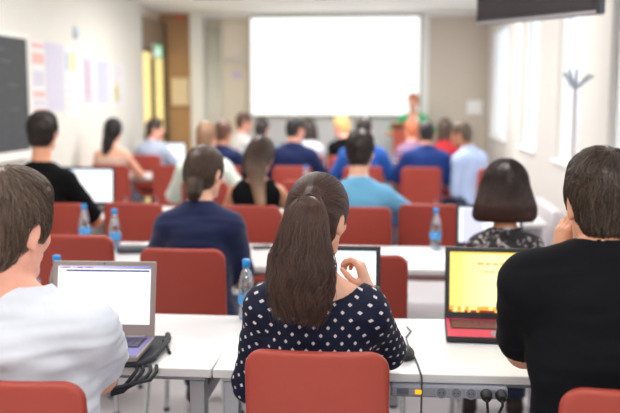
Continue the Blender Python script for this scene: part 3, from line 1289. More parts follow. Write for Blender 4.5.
# niche roller curtain
c = MB()
nseg = 26
v = []; f = []
for k in range(nseg + 1):
    xx = XB_ + (XC_ - XB_) * k / nseg
    yy = YF + .02 + .025 * math.sin(k * 1.5)
    v += [(xx, yy, .1), (xx, yy, 2.58), (xx, yy + .02, .1), (xx, yy + .02, 2.58)]
for k in range(nseg):
    a = 4 * k
    f += [(a, a + 4, a + 5, a + 1), (a + 3, a + 7, a + 6, a + 2), (a + 1, a + 5, a + 7, a + 3), (a, a + 2, a + 6, a + 4)]
c.add(v, f, True)
tag(c.build('curtain', mat('cream curtain', (232, 230, 218), rough=.8, var=.03)),
    'cream floor-length curtain hanging between white pillar and projection screen', 'curtain')
struct('trim_6', MB().box(XB_, XC_, YF + .1, YF + .15, 0, H), WALLB)

# glazed door at the end of the left wall
dx = XL - .04
dr = MB()
dr.box(dx - .06, dx + .02, DY0, DY0 + .09, 0, 2.66).box(dx - .06, dx + .02, YF - .15, YF - .06, 0, 2.66)
dr.box(dx - .06, dx + .02, DY0 + .09, YF - .15, 2.20, 2.26).box(dx - .06, dx + .02, DY0 + .09, YF - .15, .0, .12)
ym = (DY0 + YF) / 2 - .06
dr.box(dx - .06, dx + .02, ym - .05, ym + .05, .12, 2.2)
DFR = mat('door frame bronze', (86, 76, 62), rough=.45, var=.05)
door = struct('door_1', dr, DFR, label='glazed double door with yellow panes at end of the left wall')
YEL = mat('yellow glass with added glow', (226, 208, 140), rough=.3, var=.08, scale=3, emit=(238, 216, 146), estr=.8)  # emission added to imitate warm light coming through the panes
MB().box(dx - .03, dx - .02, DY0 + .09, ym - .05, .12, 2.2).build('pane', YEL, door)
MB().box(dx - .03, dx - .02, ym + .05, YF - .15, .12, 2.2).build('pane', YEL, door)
MB().box(dx - .05, dx + .01, DY0 + .09, YF - .15, 2.26, 2.66).build('transom_panel', WOODD, door)
MB().box(dx - .01, dx + .05, DY0 + .15, ym - .08, 1.0, 1.14, .01).box(dx - .01, dx + .05, ym + .08, YF - .2, 1.0, 1.14, .01).build('push_bar', DARKP, door)
struct('wall_left', MB().box(XL - .3, XL - .12, DY0, YF + .1, 0, H), WALLB).name = 'wall_left_recess'

# exit sign over the door
p = at(157, 50, 11.25)
ex = empty('exit_sign', (dx + .06, at(157, 50, 10)[1] * XL / at(157, 50, 10)[0], p[2] - .09))
tag(ex, 'small green lit emergency exit sign on the yellow glazed door', 'sign')
MB().box(-.045, 0, -.17, .17, 0, .19, .006).build('housing', WHITEP, ex)
GRN = emis('exit green', (70, 190, 120), 1.0)
MB().box(.001, .006, -.16, .16, .01, .18).build('face', GRN, ex)
pic = MB()
pic.box(.007, .010, -.12, -.02, .03, .155)                       # doorway
pic.tube([(.009, .06, .145), (.009, .061, .146)], .014, 8)
pic.tube([(.009, .05, .125), (.009, .045, .08)], .011, 6).tube([(.009, .045, .08), (.009, .08, .06), (.009, .075, .03)], .008, 6)
pic.tube([(.009, .045, .08), (.009, .02, .05), (.009, -.005, .055)], .008, 6).tube([(.009, .05, .12), (.009, .015, .10)], .007, 6)
pic.tube([(.009, .05, .12), (.009, .085, .10)], .007, 6)
pic.build('pictogram', emis('sign white', (240, 250, 244), 1.1), ex)

# ------------------------------------------------------------------ projection screen
a = at(250.5, 18, YF - .08); b_ = at(418.5, 115, YF - .08)
scr = empty('projection_screen', ((a[0] + b_[0]) / 2, YF - .03, b_[2]))
tag(scr, 'large bright white projection screen on the far wall', 'projection screen')
hw = (b_[0] - a[0]) / 2; hh_ = a[2] - b_[2]
MB().box(-hw, hw, -.05, -.045, 0, hh_).build('picture', SCREENW, scr)
fr = MB()
fr.box(-hw - .035, -hw, -.055, 0, -.03, hh_ + .03).box(hw, hw + .035, -.055, 0, -.03, hh_ + .03)
fr.box(-hw, hw, -.055, 0, -.03, 0).box(-hw, hw, -.055, 0, hh_, hh_ + .03)
fr.build('frame', mat('screen frame grey', (176, 176, 160), rough=.5, var=.02), scr)
MB().box(-hw, hw, -.045, -.001, 0, hh_).build('backing', GREYP, scr)

# ------------------------------------------------------------------ ceiling lamps (recessed panels in two rows) and vent
for yy, pw in ((-1.2, 1.0), (1.2, .55), (3.8, .7), (6.5, 1.2), (9.2, 1.9)):
    for xx in (-1.65, .1):
        o = empty('ceiling_lamp', (xx, yy, H))
        tag(o, 'flush white rectangular lamp in the ceiling above the table rows', 'lamp', 'ceiling lamps')
        MB().box(-.62, .62, -.17, .17, -.03, -.002, .004).build('frame', WHITEP, o)
        MB().box(-.58, .58, -.14, .14, -.034, -.030).build('diffuser', LAMPW, o)
        ld = bpy.data.lights.new('lamp_light', 'AREA')
        ld.shape = 'RECTANGLE'; ld.size = 1.16; ld.size_y = .28; ld.energy = LAMP_W * pw; ld.color = (1.0, .982, .955)
        lo_ = bpy.data.objects.new('lamp_light', ld); COL.objects.link(lo_)
        lo_.parent = o; lo_.location = (0, 0, -.045)

p = at(224, 3, 10.6)
vt = empty('ceiling_vent', (p[0], 10.2, H))
tag(vt, 'small dark grille in the ceiling near the far wall', 'vent')
MB().box(-.32, .32, -.12, .12, -.02, -.001, .004).build('frame', GREYP, vt)
g = MB()
for k in range(7):
    g.box(-.29, .29, -.10 + k * .031, -.086 + k * .031, -.024, -.018)
g.build('slats', mat('vent dark', (110, 110, 108), rough=.6, var=.03), vt)

# ceiling projector
p = at(327, 0, 9.2)
pj = empty('ceiling_projector', (p[0], 9.2, H))
tag(pj, 'dark projector hanging under the ceiling in front of the screen', 'projector')
MB().tube([(0, 0, 0), (0, 0, -.06)], .025, 10).build('mount', GREYP, pj)
MB().box(-.15, .15, -.12, .12, -.15, -.055, .015).build('body', mat('projector grey', (120, 118, 116), rough=.5, var=.03), pj)
MB().tube([(.05, .11, -.10), (.05, .15, -.10)], .035, 14).build('lens', DARKP, pj)

# fire alarm and wall devices
p = at(179, 17, YF - .07)
fa = MB(); fa.lathe([(0, 0), (.05, 0), (.055, .02), (.045, .06), (0, .07)], 16)
o = fa.build('fire_alarm', mat('alarm red', (214, 120, 108), rough=.4, var=.02), None, (p[0], YF - .06, p[2]), (PI / 2, 0, 0))
tag(o, 'round pinkish red alarm high on the brown wood panel', 'alarm')
p = at(181, 92, YF - .1)
cb = empty('wall_cabinet', (p[0], YF - .06, p[2] - .2))
tag(cb, 'pale cream cabinet box mounted on the brown wood panel', 'cabinet')
MB().box(-.13, .13, -.10, 0, 0, .40, .008).build('body', mat('cabinet cream', (224, 206, 176), rough=.5, var=.02), cb)
MB().box(-.12, .12, -.112, -.101, .01, .39, .004).build('door', mat('cabinet cream', (224, 206, 176)), cb)
p = at(475, 107.5, YF - .05)
o = MB().box(-.11, .11, -.03, 0, -.1, .1, .008).build('wall_box', WHITEP, None, (p[0], YF - .01, p[2]))
tag(o, 'white square box on the taupe wall right of the screen', 'wall box')
p = at(98, 27, 8.6)
o = empty('wall_sensor', (XL, 8.65, 2.19))
tag(o, 'small pale blue device high on the white left wall', 'sensor')
MB().box(0, .03, -.05, .05, 0, .12, .006).build('housing', mat('sensor blue', (186, 202, 214), rough=.4, var=.02), o)
MB().disc((.031, 0, .04), .018, (1, 0, 0)).build('lens', GREYPL, o)
# shelf and small notice on the beige wall by the screen
p = at(237, 61, YF - .1)
o = MB().box(-.17, .17, -.10, 0, 0, .03, .005).build('wall_shelf', GREYP, None, (p[0], YF, p[2]))
tag(o, 'narrow pale shelf on the beige wall left of the screen', 'shelf')
p = at(237, 75, YF)
o = MB().box(-.07, .07, -.006, 0, -.05, .05).build('notice', mat('notice lilac', (204, 190, 214), rough=.7, var=.03), None, (p[0], YF, p[2]))
tag(o, 'small lilac notice on the beige wall below the narrow shelf', 'notice')

# ------------------------------------------------------------------ chalk board and papers on the left wall
def wall_y(px):
    """distance into the room of the left wall at a pixel column (about eye height)"""
    d = _F + (px - 310.0) / FPX * _R
    return d[1] * XL / d[0]


y1 = wall_y(32.5)
y0 = y1 - 2.2
zt = at(30, 35, y1)[2]; zb = at(30, 153.5, y1)[2]
bd = empty('chalk_board', (XL, (y0 + y1) / 2, zb))
tag(bd, 'dark grey chalk board in a pale frame on the left wall', 'chalk board')
L2_ = (y1 - y0) / 2; hb = zt - zb
MB().box(.001, .018, -L2_ + .04, L2_ - .04, .04, hb - .04).build('writing_surface', BLACKBOARD, bd)
fb = MB()
fb.box(0, .03, -L2_, -L2_ + .04, 0, hb).box(0, .03, L2_ - .04, L2_, 0, hb).box(0, .03, -L2_ + .04, L2_ - .04, 0, .04).box(0, .03, -L2_ + .04, L2_ - .04, hb - .04, hb)
fb.build('frame', FRAMEW, bd)
ch = MB()
rr = random.Random(3)
for k in range(9):
    yy = rr.uniform(-.2, 1.0); zz = .2 + k * .1
    n = 14
    ch.tube([(.0195, yy + i * .016, zz + .012 * math.sin(i * 2.1 + k) * rr.uniform(.4, 1)) for i in range(n)], .0035, 4)
ch.build('lettering', mat('chalk', (122, 124, 126), rough=.9, var=.05), bd)
MB().box(.0, .07, -L2_ + .1, L2_ - .1, -.03, 0, .004).build('chalk_tray', FRAMEW, bd)

PW = mat('sheet white', (222, 219, 220), rough=.7, var=.01)
PL = mat('sheet lilac', (198, 196, 212), rough=.7, var=.02)
PK = mat('print pink', (216, 172, 166), rough=.7, var=.05)
PG = mat('print grey', (196, 194, 206), rough=.7, var=.05)
PY = mat('print yellow', (232, 220, 150), rough=.7, var=.05)
PB = mat('print blue', (168, 186, 208), rough=.7, var=.05)


def sheet(px0, px1, py0, py1, m, label, marks, ref):
    ya, yb = wall_y(px0), wall_y(px1)
    zt_ = at(px0, py0, ya)[2]; zb_ = at(px0, py1, ya)[2]
    o = empty('wall_poster', (XL, (ya + yb) / 2, zb_))
    tag(o, label, 'poster', 'papers on the left wall')
    hw_ = (yb - ya) / 2; hz = zt_ - zb_
    MB().box(0, .004, -hw_, hw_, 0, hz).build('sheet', m, o)
    for nm, mm, rects in marks:
        q = MB()
        for u0, u1, v0, v1 in rects:
            q.box(.0042, .0052, -hw_ + u0 * 2 * hw_, -hw_ + u1 * 2 * hw_, v0 * hz, v1 * hz)
        q.build(nm, mm, o)
    return o


blk = [(.08, .92, .90, .96), (.08, .92, .70, .84), (.08, .92, .28, .36), (.08, .92, .08, .14)]
tx = lambda n: [(.1, .1 + .75 * (.6 + .4 * ((k * 37) % 10) / 10), 1 - (k + 1) / (n + 1), 1 - (k + 1) / (n + 1) + .35 / (n + 1)) for k in range(n)]
sheet(36.5, 50, 39, 120, PW, 'white poster with pink printed blocks beside the chalk board', [('text', PK, blk), ('text', PG, [(.1, .9, .42, .62), (.1, .9, .17, .25)])], 0)
sheet(51, 68, 42, 112, PL, 'tall pale lilac sheet next to the pink blocked poster', [('text', PG, tx(16))], 0)
sheet(69, 81, 46, 73, PW, 'small sheet with a yellow patch high on the left wall', [('text', PY, [(.45, .85, .1, .8)]), ('text', PB, [(.1, .35, .1, .8)])], 0)
sheet(69.5, 82, 75, 118, PW, 'blank white sheet below the sheet with a yellow patch', [('text', PG, tx(4))], 0)
sheet(87, 98, 56, 104, PL, 'pale printed sheet halfway along the left wall', [('text', PG, tx(12)), ('text', PK, [(.3, .5, .1, .9)])], 0)
sheet(100, 112, 60, 104, PL, 'pale printed sheet with a blue column along the left wall', [('text', PB, tx(12))], 0)
sheet(115, 128, 62, 106, PW, 'last pale sheet on the left wall before the door', [('text', PY, [(.2, .5, .1, .5)]), ('text', PG, tx(9))], 0)

# ------------------------------------------------------------------ hung television, coat stand, radiator
pL = at(475.5, 24.5, 5.0); pR = at(598, 15, 4.36)
tvx, tvy = (pL[0] + pR[0]) / 2, (pL[1] + pR[1]) / 2
tz = (pL[2] + pR[2]) / 2
wTV = math.hypot(pR[0] - pL[0], pR[1] - pL[1])
tv = empty('television', (tvx, tvy, tz), math.atan2(pR[1] - pL[1], pR[0] - pL[0]))
tag(tv, 'black flat television hanging from the ceiling above the right windows', 'television')
MB().box(-wTV / 2, wTV / 2, 0, .06, 0, .52, .008).build('housing', mat('television black', (38, 34, 38), rough=.35, var=.03), tv)
MB().box(-wTV / 2 + .02, wTV / 2 - .02, -.003, -.0005, .03, .50).build('screen', mat('dark television panel', (50, 44, 48), rough=.25, var=.02), tv)
MB().box(-wTV / 2 + .01, wTV / 2 - .01, -.006, .0, .002, .018).build('bezel', mat('television bezel', (150, 146, 150), rough=.4, var=.02), tv)
MB().tube([(0, .09, .25), (0, .09, H - tz)], .025, 12).box(-.1, .1, .06, .115, .18, .34).build('ceiling_mount', DARKP, tv)

p = at(579, 84, 5.45)
cs = empty('coat_stand', (min(p[0] - .02, XR - .2), 5.45, 0))
tag(cs, 'pale grey coat stand with branching hooks beside the right wall', 'coat stand')
CSM = mat('coat stand grey', (176, 180, 188), rough=.4, var=.03)
top = p[2]
MB().tube([(0, 0, .03), (0, 0, top)], .013, 12).build('pole', mat('coat stand pole', (206, 196, 196), rough=.4, var=.02), cs)
for k, (ang, ll, rz) in enumerate(((200, .085, .07), (330, .085, .06), (20, .12, .05), (265, .05, .09), (120, .06, .08))):
    a = math.radians(ang)
    ca, sa = math.cos(a), math.sin(a)
    MB().tube([(0, 0, top - .03), (ca * ll * .45, sa * ll * .45, top + rz * .2), (ca * ll, sa * ll, top + rz)], [.013, .011, .009], 8).build('hook', CSM, cs)
for k in range(4):
    a = math.radians(45 + 90 * k)
    MB().tube([(0, 0, .08), (.15 * math.cos(a), .15 * math.sin(a), .05), (.21 * math.cos(a), .21 * math.sin(a), .014)], .013, 8).build('foot', CSM, cs)

for k, (a, b) in enumerate(WIN[1:4]):
    rd = empty('radiator', (XR - .06, (a + b) / 2, .15))
    tag(rd, ('white ribbed radiator under the middle right-hand window', 'white ribbed radiator under the window behind the coat stand',
             'white ribbed radiator under the window below the television')[k], 'radiator', 'radiators along the right wall')
    L_ = (b - a) / 2
    q = MB()
    n = int((b - a) / .06)
    for i in range(n):
        yy = -L_ + (i + .5) * 2 * L_ / n
        q.box(-.10, -.02, yy - .022, yy + .022, 0, .62, .008)
    q.box(-.08, -.04, -L_, L_, .03, .07).box(-.08, -.04, -L_, L_, .55, .59)
    q.build('ribs', mat('radiator lilac white', (226, 220, 224), rough=.4, var=.02), rd)
    MB().tube([(-.06, -L_ - .03, -.15), (-.06, -L_ - .03, .06), (-.06, -L_, .06)], .012, 8).build('valve', CHROME, rd)
    MB().box(-.02, .02, -L_ + .1, -L_ + .14, .45, .55).box(-.02, .02, L_ - .14, L_ - .1, .45, .55).build('bracket', GREYP, rd)

# ------------------------------------------------------------------ tables
def table_proto(wd, dp=.68):
    root = empty('classroom_table', (0, 0, 0))
    q = MB().box(-wd / 2 + .001, wd / 2 - .001, 0, dp, .712, .74, .0025)
    q.build('tabletop', TABLE, root)
    for sx in (-1, 1):
        for yy in (.06, dp - .06):
            MB().box(sx * (wd / 2 - .055) - .025, sx * (wd / 2 - .055) + .025, yy - .025, yy + .025, .012, .69, .003).build('leg', STEEL, root)
        MB().box(sx * (wd / 2 - .055) - .02, sx * (wd / 2 - .055) + .02, .085, dp - .085, .60, .645, .003).build('side_rail', STEEL, root)
    fr_ = MB()
    fr_.box(-wd / 2 + .03, wd / 2 - .03, .04, .075, .69, .711).box(-wd / 2 + .03, wd / 2 - .03, dp - .075, dp - .04, .69, .711)
    fr_.box(-wd / 2 + .03, -wd / 2 + .08, .075, dp - .075, .69, .711).box(wd / 2 - .08, wd / 2 - .03, .075, dp - .075, .69, .711)
    fr_.build('frame', STEEL, root)
    for sx in (-1, 1):
        for yy in (.06, dp - .06):
            MB().lathe([(0, 0), (.02, 0), (.02, .012), (0, .012)], 10, (sx * (wd / 2 - .055), yy, 0)).build('foot_cap', RUBBER, root)
    return root


SEAM = at(211.5, 371, 2.6)[0]
ROW = [2.6, 4.27, 5.92, 7.48, 9.03, 10.55]
tA = table_proto(1.5)
tA.rotation_euler = (0, 0, math.radians(1.3))
tA.location = (SEAM + .752, ROW[0] + .017, 0)
tag(tA, 'white table in the nearest row with a power strip under its edge', 'table', 'white tables in rows')
t2 = copy_tree(tA); t2.rotation_euler = (0, 0, 0); t2.location = (SEAM - .75, ROW[0], 0)
t2['label'] = 'white table in the nearest row carrying the silver laptop with the white page'
place = ['left', 'middle', 'right']
ords = ['second', 'third', 'fourth', 'fifth', 'last']
for r in range(1, 6):
    for c_ in range(3):
        if r == 3 and c_ != 1:
            continue
        xx = (-2.28, -.78, .52)[c_]
        if c_ == 2:
            if r == 1:
                t3 = table_proto(1.1)
                tag(t3, 'x', 'table', 'white tables in rows')
                small = t3
            else:
                t3 = copy_tree(small)
        else:
            t3 = copy_tree(tA)
        t3.rotation_euler = (0, 0, 0)
        t3.location = (xx, ROW[r], 0)
        t3['label'] = '%s table of the %s row of white tables from the camera' % (('left-hand', 'middle', 'right-hand')[c_], ords[r - 1])

# ------------------------------------------------------------------ chairs
def slab(wd, z0, z1, th, r, bend, h=.007, edge=.012, lean=0.0, name='backrest'):
    """upright rounded panel in the x-z plane, hollow towards +y"""
    F = Field((-wd / 2 - .03, -.09, z0 - .03), (wd / 2 + .03, .09, z1 + .03), h)
    cz = (z0 + z1) / 2; hz = (z1 - z0) / 2; hx = wd / 2

    def fn(X, Y, Z):
        yc = bend * (X / hx) ** 2 - lean * (Z - z0)
        qx = np.abs(X) - (hx - r); qz = np.abs(Z - cz) - (hz - r)
        d2 = np.sqrt(np.maximum(qx, 0) ** 2 + np.maximum(qz, 0) ** 2) + np.minimum(np.maximum(qx, qz), 0) - r
        w1 = d2 + edge + 0 * Y; w2 = np.abs(Y - yc) - th / 2 + edge
        return np.minimum(np.maximum(w1, w2), 0) + np.sqrt(np.maximum(w1, 0) ** 2 + np.maximum(w2, 0) ** 2) - edge
    F.func(F.lo + .01, F.lo + (F.n - 2) * h, fn, 0)
    V, Q = F.surf()
    return relax(V, Q, 2, .4), Q


def chair_proto():
    root = empty('red_chair', (0, 0, 0))
    V, Q = slab(.395, .50, .92, .034, .055, .022, lean=.10)
    V[:, 1] -= .175
    link_mesh('backrest', np_mesh('backrest', V, Q, REDCH), root)
    V, Q = slab(.42, -.20, .22, .042, .06, .010)
    V2 = np.stack([V[:, 0], V[:, 2], .447 - V[:, 1] * -1 - .0], 1)
    Q = Q[:, ::-1]
    V2[:, 2] = .447 + V[:, 1] - .010
    link_mesh('seat', np_mesh('seat', V2, Q, REDCH), root)
    for sx in (-1, 1):
        MB().tube([(sx * .17, .17, .42), (sx * .195, .20, .012)], .011, 10).build('leg', CHROME, root)
        MB().tube([(sx * .17, -.15, .42), (sx * .195, -.22, .012)], .011, 10).build('leg', CHROME, root)
        MB().tube([(sx * .15, -.05, .415), (sx * .15, -.165, .425), (sx * .15, -.19, .47), (sx * .15, -.192, .60)], .010, 10).build('back_bracket', CHROME, root)
        for yy in (.20, -.22):
            MB().lathe([(0, 0), (.014, 0), (.014, .018), (0, .018)], 10, (sx * .195, yy, 0)).build('foot_cap', RUBBER, root)
    MB().tube([(-.17, .17, .415), (.17, .17, .415)], .010, 8).tube([(-.17, -.15, .415), (.17, -.15, .415)], .010, 8) \
        .tube([(-.17, .17, .415), (-.17, -.15, .415)], .010, 8).tube([(.17, .17, .415), (.17, -.15, .415)], .010, 8).build('seat_frame', CHROME, root)
    return root


CH0 = None
CHG = 'red chairs at the tables'


def chair(px, backY, label, rot=0.0, X=None):
    """backY: distance of the top of the backrest"""
    global CH0
    x = X if X is not None else at(px, 250, backY)[0]
    if CH0 is None:
        CH0 = chair_proto(); o = CH0
    else:
        o = copy_tree(CH0)
    a = math.radians(rot)
    o.location = (x - .215 * math.sin(a), backY + .215 * math.cos(a), 0)
    o.rotation_euler = (0, 0, a)
    tag(o, label, 'chair', CHG)
    return o


# ------------------------------------------------------------------ things on the tables
def screen_mat(name, kind, s):
    m = bpy.data.materials.new(name); m.use_nodes = True
    nt = m.node_tree; L = nt.links
    nt.nodes.remove(nt.nodes['Principled BSDF'])
    e = nt.nodes.new('ShaderNodeEmission'); e.inputs['Strength'].default_value = s
    L.new(e.outputs[0], nt.nodes['Material Output'].inputs[0])
    tc = nt.nodes.new('ShaderNodeTexCoord')
    sp = nt.nodes.new('ShaderNodeSeparateXYZ'); L.new(tc.outputs['Generated'], sp.inputs[0])

    def mth(op, a, bb=None):
        n = nt.nodes.new('ShaderNodeMath'); n.operation = op
        for i, v in enumerate((a, bb)):
            if v is None: continue
            if isinstance(v, (int, float)): n.inputs[i].default_value = v
            else: L.new(v, n.inputs[i])
        return n.outputs[0]

    def band(c, lo, hi):
        return mth('MULTIPLY', mth('GREATER_THAN', c, lo), mth('LESS_THAN', c, hi))

    def mix(f, a, b):
        n = nt.nodes.new('ShaderNodeMix'); n.data_type = 'RGBA'
        if isinstance(f, (int, float)): n.inputs[0].default_value = f
        else: L.new(f, n.inputs[0])
        for k, v in ((6, a), (7, b)):
            if isinstance(v, tuple): n.inputs[k].default_value = lin(v) + (1,)
            else: L.new(v, n.inputs[k])
        return n.outputs[2]
    x, z = sp.outputs[0], sp.outputs[2]

    def words(sx, sz, thr, seed=0.0):
        cb_ = nt.nodes.new('ShaderNodeCombineXYZ')
        L.new(mth('FLOOR', mth('MULTIPLY', x, sx)), cb_.inputs[0]); L.new(mth('FLOOR', mth('MULTIPLY', z, sz)), cb_.inputs[1])
        cb_.inputs[2].default_value = seed
        wn = nt.nodes.new('ShaderNodeTexWhiteNoise'); L.new(cb_.outputs[0], wn.inputs['Vector'])
        return mth('GREATER_THAN', wn.outputs['Value'], thr)
    if kind == 'page':
        col = mix(band(z, .955, .998), (252, 252, 255), mix(x, (238, 232, 250), (120, 128, 210)))
        col = mix(mth('MULTIPLY', mth('MULTIPLY', band(z, .962, .985), band(x, .02, .38)), words(90, 60, .35)), col, (150, 70, 170))
        nb = band(z, .905, .935)
        col = mix(mth('MULTIPLY', nb, band(x, .015, .985)), col, (70, 72, 120))
        col = mix(mth('MULTIPLY', nb, band(x, .02, .09)), col, (220, 224, 236))
    elif kind == 'yellow':
        g = mth('POWER', mth('ABSOLUTE', mth('SUBTRACT', x, .42)), 1.0)
        col = mix(mth('MULTIPLY', g, 1.7), (255, 250, 190), (255, 214, 84))
        col = mix(mth('MULTIPLY', band(x, .0, .13), .45), col, (255, 232, 120))
        col = mix(mth('MULTIPLY', mth('MULTIPLY', band(z, .79, .825), band(x, .27, .80)), words(70, 90, .3)), col, (246, 176, 60))
        col = mix(mth('MULTIPLY', mth('MULTIPLY', band(z, .66, .685), band(x, .30, .52)), words(70, 90, .3, 2)), col, (246, 190, 90))
        col = mix(mth('MULTIPLY', band(z, .97, 1.0), 1.0), col, (255, 214, 90))
        col = mix(band(z, 0, .10), col, (255, 176, 70))
        col = mix(mth('MULTIPLY', band(z, .0, .10), words(26, 11, .5, 4)), col, (255, 236, 150))
        col = mix(mth('MULTIPLY', band(z, .0, .035), words(34, 30, .4, 5)), col, (150, 60, 40))
    elif kind == 'lilac':
        col = mix(band(x, .06, .40), (248, 250, 255), (206, 206, 238))
        col = mix(band(z, .94, 1.0), col, (226, 232, 246))
    else:
        col = mix(band(z, .93, 1.0), (250, 252, 255), (214, 226, 244))
        col = mix(mth('MULTIPLY', mth('MULTIPLY', band(z, .3, .8), band(x, .1, .5)), words(30, 22, .88)), col, (240, 244, 250))
    L.new(col, e.inputs['Color'])
    MATS[name] = m
    return m


def keyb(mb, x0, x1, y0, y1, z, rows=5, cols=15):
    dy = (y1 - y0) / rows
    for r in range(rows):
        n = cols if r else 9
        dxx = (x1 - x0) / n
        for k in range(n):
            w_ = dxx
            if r == 0 and k == 4:
                pass
            mb.box(x0 + k * w_ + .0012, x0 + (k + 1) * w_ - .0012, y0 + r * dy + .0012, y0 + (r + 1) * dy - .0012, z, z + .0022)


def laptop(x, y, rot, wd, dp, hgt, tilt, shell, bezel, keys, palm, scr_m, label, z=.74, chin=.028):
    """origin: middle of the hinge line on the table; base extends towards -y"""
    root = empty('laptop', (x, y, z), math.radians(rot))
    tag(root, label, 'laptop')
    base = MB().box(-wd / 2, wd / 2, -dp, 0, .003, .022, .004).build('base', shell, root)
    MB().box(-wd / 2 + .006, wd / 2 - .006, -dp + .006, -.012, .0222, .0232).build('deck', palm, root)
    MB().box(-wd / 2 + .018, wd / 2 - .018, -dp * .60, -.022, .0225, .0234).build('key_well', DARKP, root)
    kb = MB()
    keyb(kb, -wd / 2 + .025, wd / 2 - .025, -dp * .57, -.035, .0236)
    kb.build('keyboard', keys, root)
    MB().box(-.05, .05, -dp + .018, -dp * .66, .0234, .0240).build('touchpad', mat('touchpad ' + palm.name, tuple(int(255 * min(1, (v ** .4545) * .92)) for v in palm.node_tree.nodes['Principled BSDF'].inputs['Base Color'].default_value[:3]) if False else (120, 110, 130), rough=.35, var=.02), root)
    for sx in (-1, 1):
        for yy in (-dp + .03, -.03):
            MB().lathe([(0, 0), (.008, 0), (.008, .003), (0, .003)], 8, (sx * (wd / 2 - .03), yy, 0)).build('rubber_foot', RUBBER, root)
    lid = MB().box(-wd / 2, wd / 2, .0, .009, 0, hgt, .003).build('lid', bezel, root, (0, -.004, .018), (-math.radians(tilt), 0, 0))
    b = .018
    MB().box(-wd / 2 + b, wd / 2 - b, -.0012, -.0002, chin, hgt - b).build('screen', scr_m, lid)
    MB().tube([(0, -.0015, hgt - .009), (0, .0005, hgt - .009)], .0028, 10).build('webcam', DARKP, lid)
    MB().tube([(-wd / 2 + .03, -.003, .02), (-wd / 2 + .09, -.003, .02)], .008, 10).tube([(wd / 2 - .09, -.003, .02), (wd / 2 - .03, -.003, .02)], .008, 10).build('hinge', bezel, root)
    return root


def bottle_proto():
    root = empty('water_bottle', (0, 0, 0))
    MB().lathe([(.0, .002), (.028, .002), (.032, .010), (.032, .055), (.0305, .060), (.032, .066), (.032, .135), (.030, .150), (.020, .185), (.0125, .200), (.0125, .212), (.0, .213)], 28).build('body', PET, root)
    MB().lathe([(.0328, .062), (.0333, .064), (.0333, .098), (.0328, .100)], 28).build('wrapper', mat('bottle wrapper', (70, 150, 214), rough=.4, var=.25, scale=60), root)
    cp_ = MB().lathe([(.0, .236), (.0135, .236), (.0155, .233), (.0155, .209), (.0, .209)], 24)
    cp_.lathe([(.0163, .208), (.0163, .2045), (.013, .2045)], 24)
    cp_.build('cap', BLUECAP, root)
    MB().lathe([(.0, .004), (.0295, .004), (.0305, .012), (.0305, .12), (0, .12)], 20).build('water', clear('water', (214, 230, 240), .9, .02), root)
    return root


BT0 = None


def bottle(px, Y, label, z=.74, X=None):
    global BT0
    if BT0 is None:
        BT0 = bottle_proto(); o = BT0
    else:
        o = copy_tree(BT0)
    o.location = (X if X is not None else at(px, 240, Y)[0], Y, z)
    o.rotation_euler = (0, 0, random.uniform(0, 6))
    tag(o, label, 'bottle', 'water bottles on the tables')
    return o


def paper(px, Y, rot, w_, l_, label, z=.7405, name='paper_sheet', m=None, X=None):
    o = MB().box(-w_ / 2, w_ / 2, -l_ / 2, l_ / 2, 0, .0016).build(name, m or PAPER, None, (X if X is not None else at(px, 240, Y)[0], Y, z), (0, 0, math.radians(rot)))
    tag(o, label, 'paper')
    return o


def cup(px, Y, label, z=.74):
    o = MB().lathe([(0, .002), (.026, 0), (.036, .095), (.034, .095), (.025, .006), (0, .006)], 20).build('paper_cup', WHITEP, None, (at(px, 240, Y)[0], Y, z))
    tag(o, label, 'cup', 'paper cups on the tables')
    return o


# ------------------------------------------------------------------ nearest row
def rel(px, py, Y, rx, ry):
    p = at(px, py, Y)
    return (p[0] - rx, p[1] - ry, p[2])


chair(316, 2.23, 'red chair in which the woman in the dotted blouse sits')
chair(None, 1.92, 'red chair of the man in the white shirt', X=at(82, 390, 1.92)[0] - .197)
chair(None, 1.99, 'red chair of the man in the black polo shirt', X=at(562, 390, 1.99)[0] + .197)

# --- woman with the ponytail
wx, wy = at(313.5, 300, 2.41)[0], 2.41
W_R = rel(368, 291, 2.57, wx, wy)
E_R = rel(387, 350, 2.62, wx, wy)
person('woman with a dark ponytail in a navy blouse with white diamonds, hand at her chin', wx, wy, 0, sex='f', sc=.97, w=1.10,
       lean=8, side=1, head=(-26, -8, 3), hy=.005, hx=-.023, nl=.016, shrug=.008,
       arms={'R': dict(w=W_R, elbow=E_R, hd=(-.30, .02, 1), hn=(-1, .15, -.1), curl=[(28, 55, 40), (40, 60, 40), (48, 62, 40), (52, 62, 40)], raise_=-.015),
             'L': dict(w=(-.08, .32, .785), pole=(-.45, -.2, -1))},
       skin='skin', hair=('ponytail', 'hair_ponytail'), h=.0055, hh=.006, seed=11,
       hairkw=dict(nst=5200, rad=.00085, tail=dict(tie=(.034, -.116, .066), n=6000,
                   path=[(.034, -.110, .070), (.040, -.138, .045), (.046, -.152, -.01), (.054, -.164, -.08), (.064, -.180, -.125), (.080, -.196, -.175), (.088, -.206, -.222)],
                   rad=[(.014, .012), (.050, .028), (.070, .040), (.082, .044), (.096, .044), (.098, .036), (.070, .022)]),
                   curtain=[((.034, -.106, .065), (.044, -.140, .01), .020, .042, .015, ((0, 1, 0), 1.3)),
                            ((.044, -.140, .01), (.054, -.162, -.08), .052, .066, .02, ((0, 1, 0), 1.7)),
                            ((.054, -.162, -.08), (.078, -.194, -.165), .068, .076, .02, ((0, 1, 0), 2.1)),
                            ((.078, -.194, -.165), (.086, -.204, -.195), .076, .052, .02, ((0, 1, 0), 2.6))]),
       shirt=dict(mat='dotted', fit=.017, sleeve=1.12, bag=.020, neck=(.108, .0, .022), wr=.0055, h=.006, name='blouse', len=.09), trousers='dark trouser')

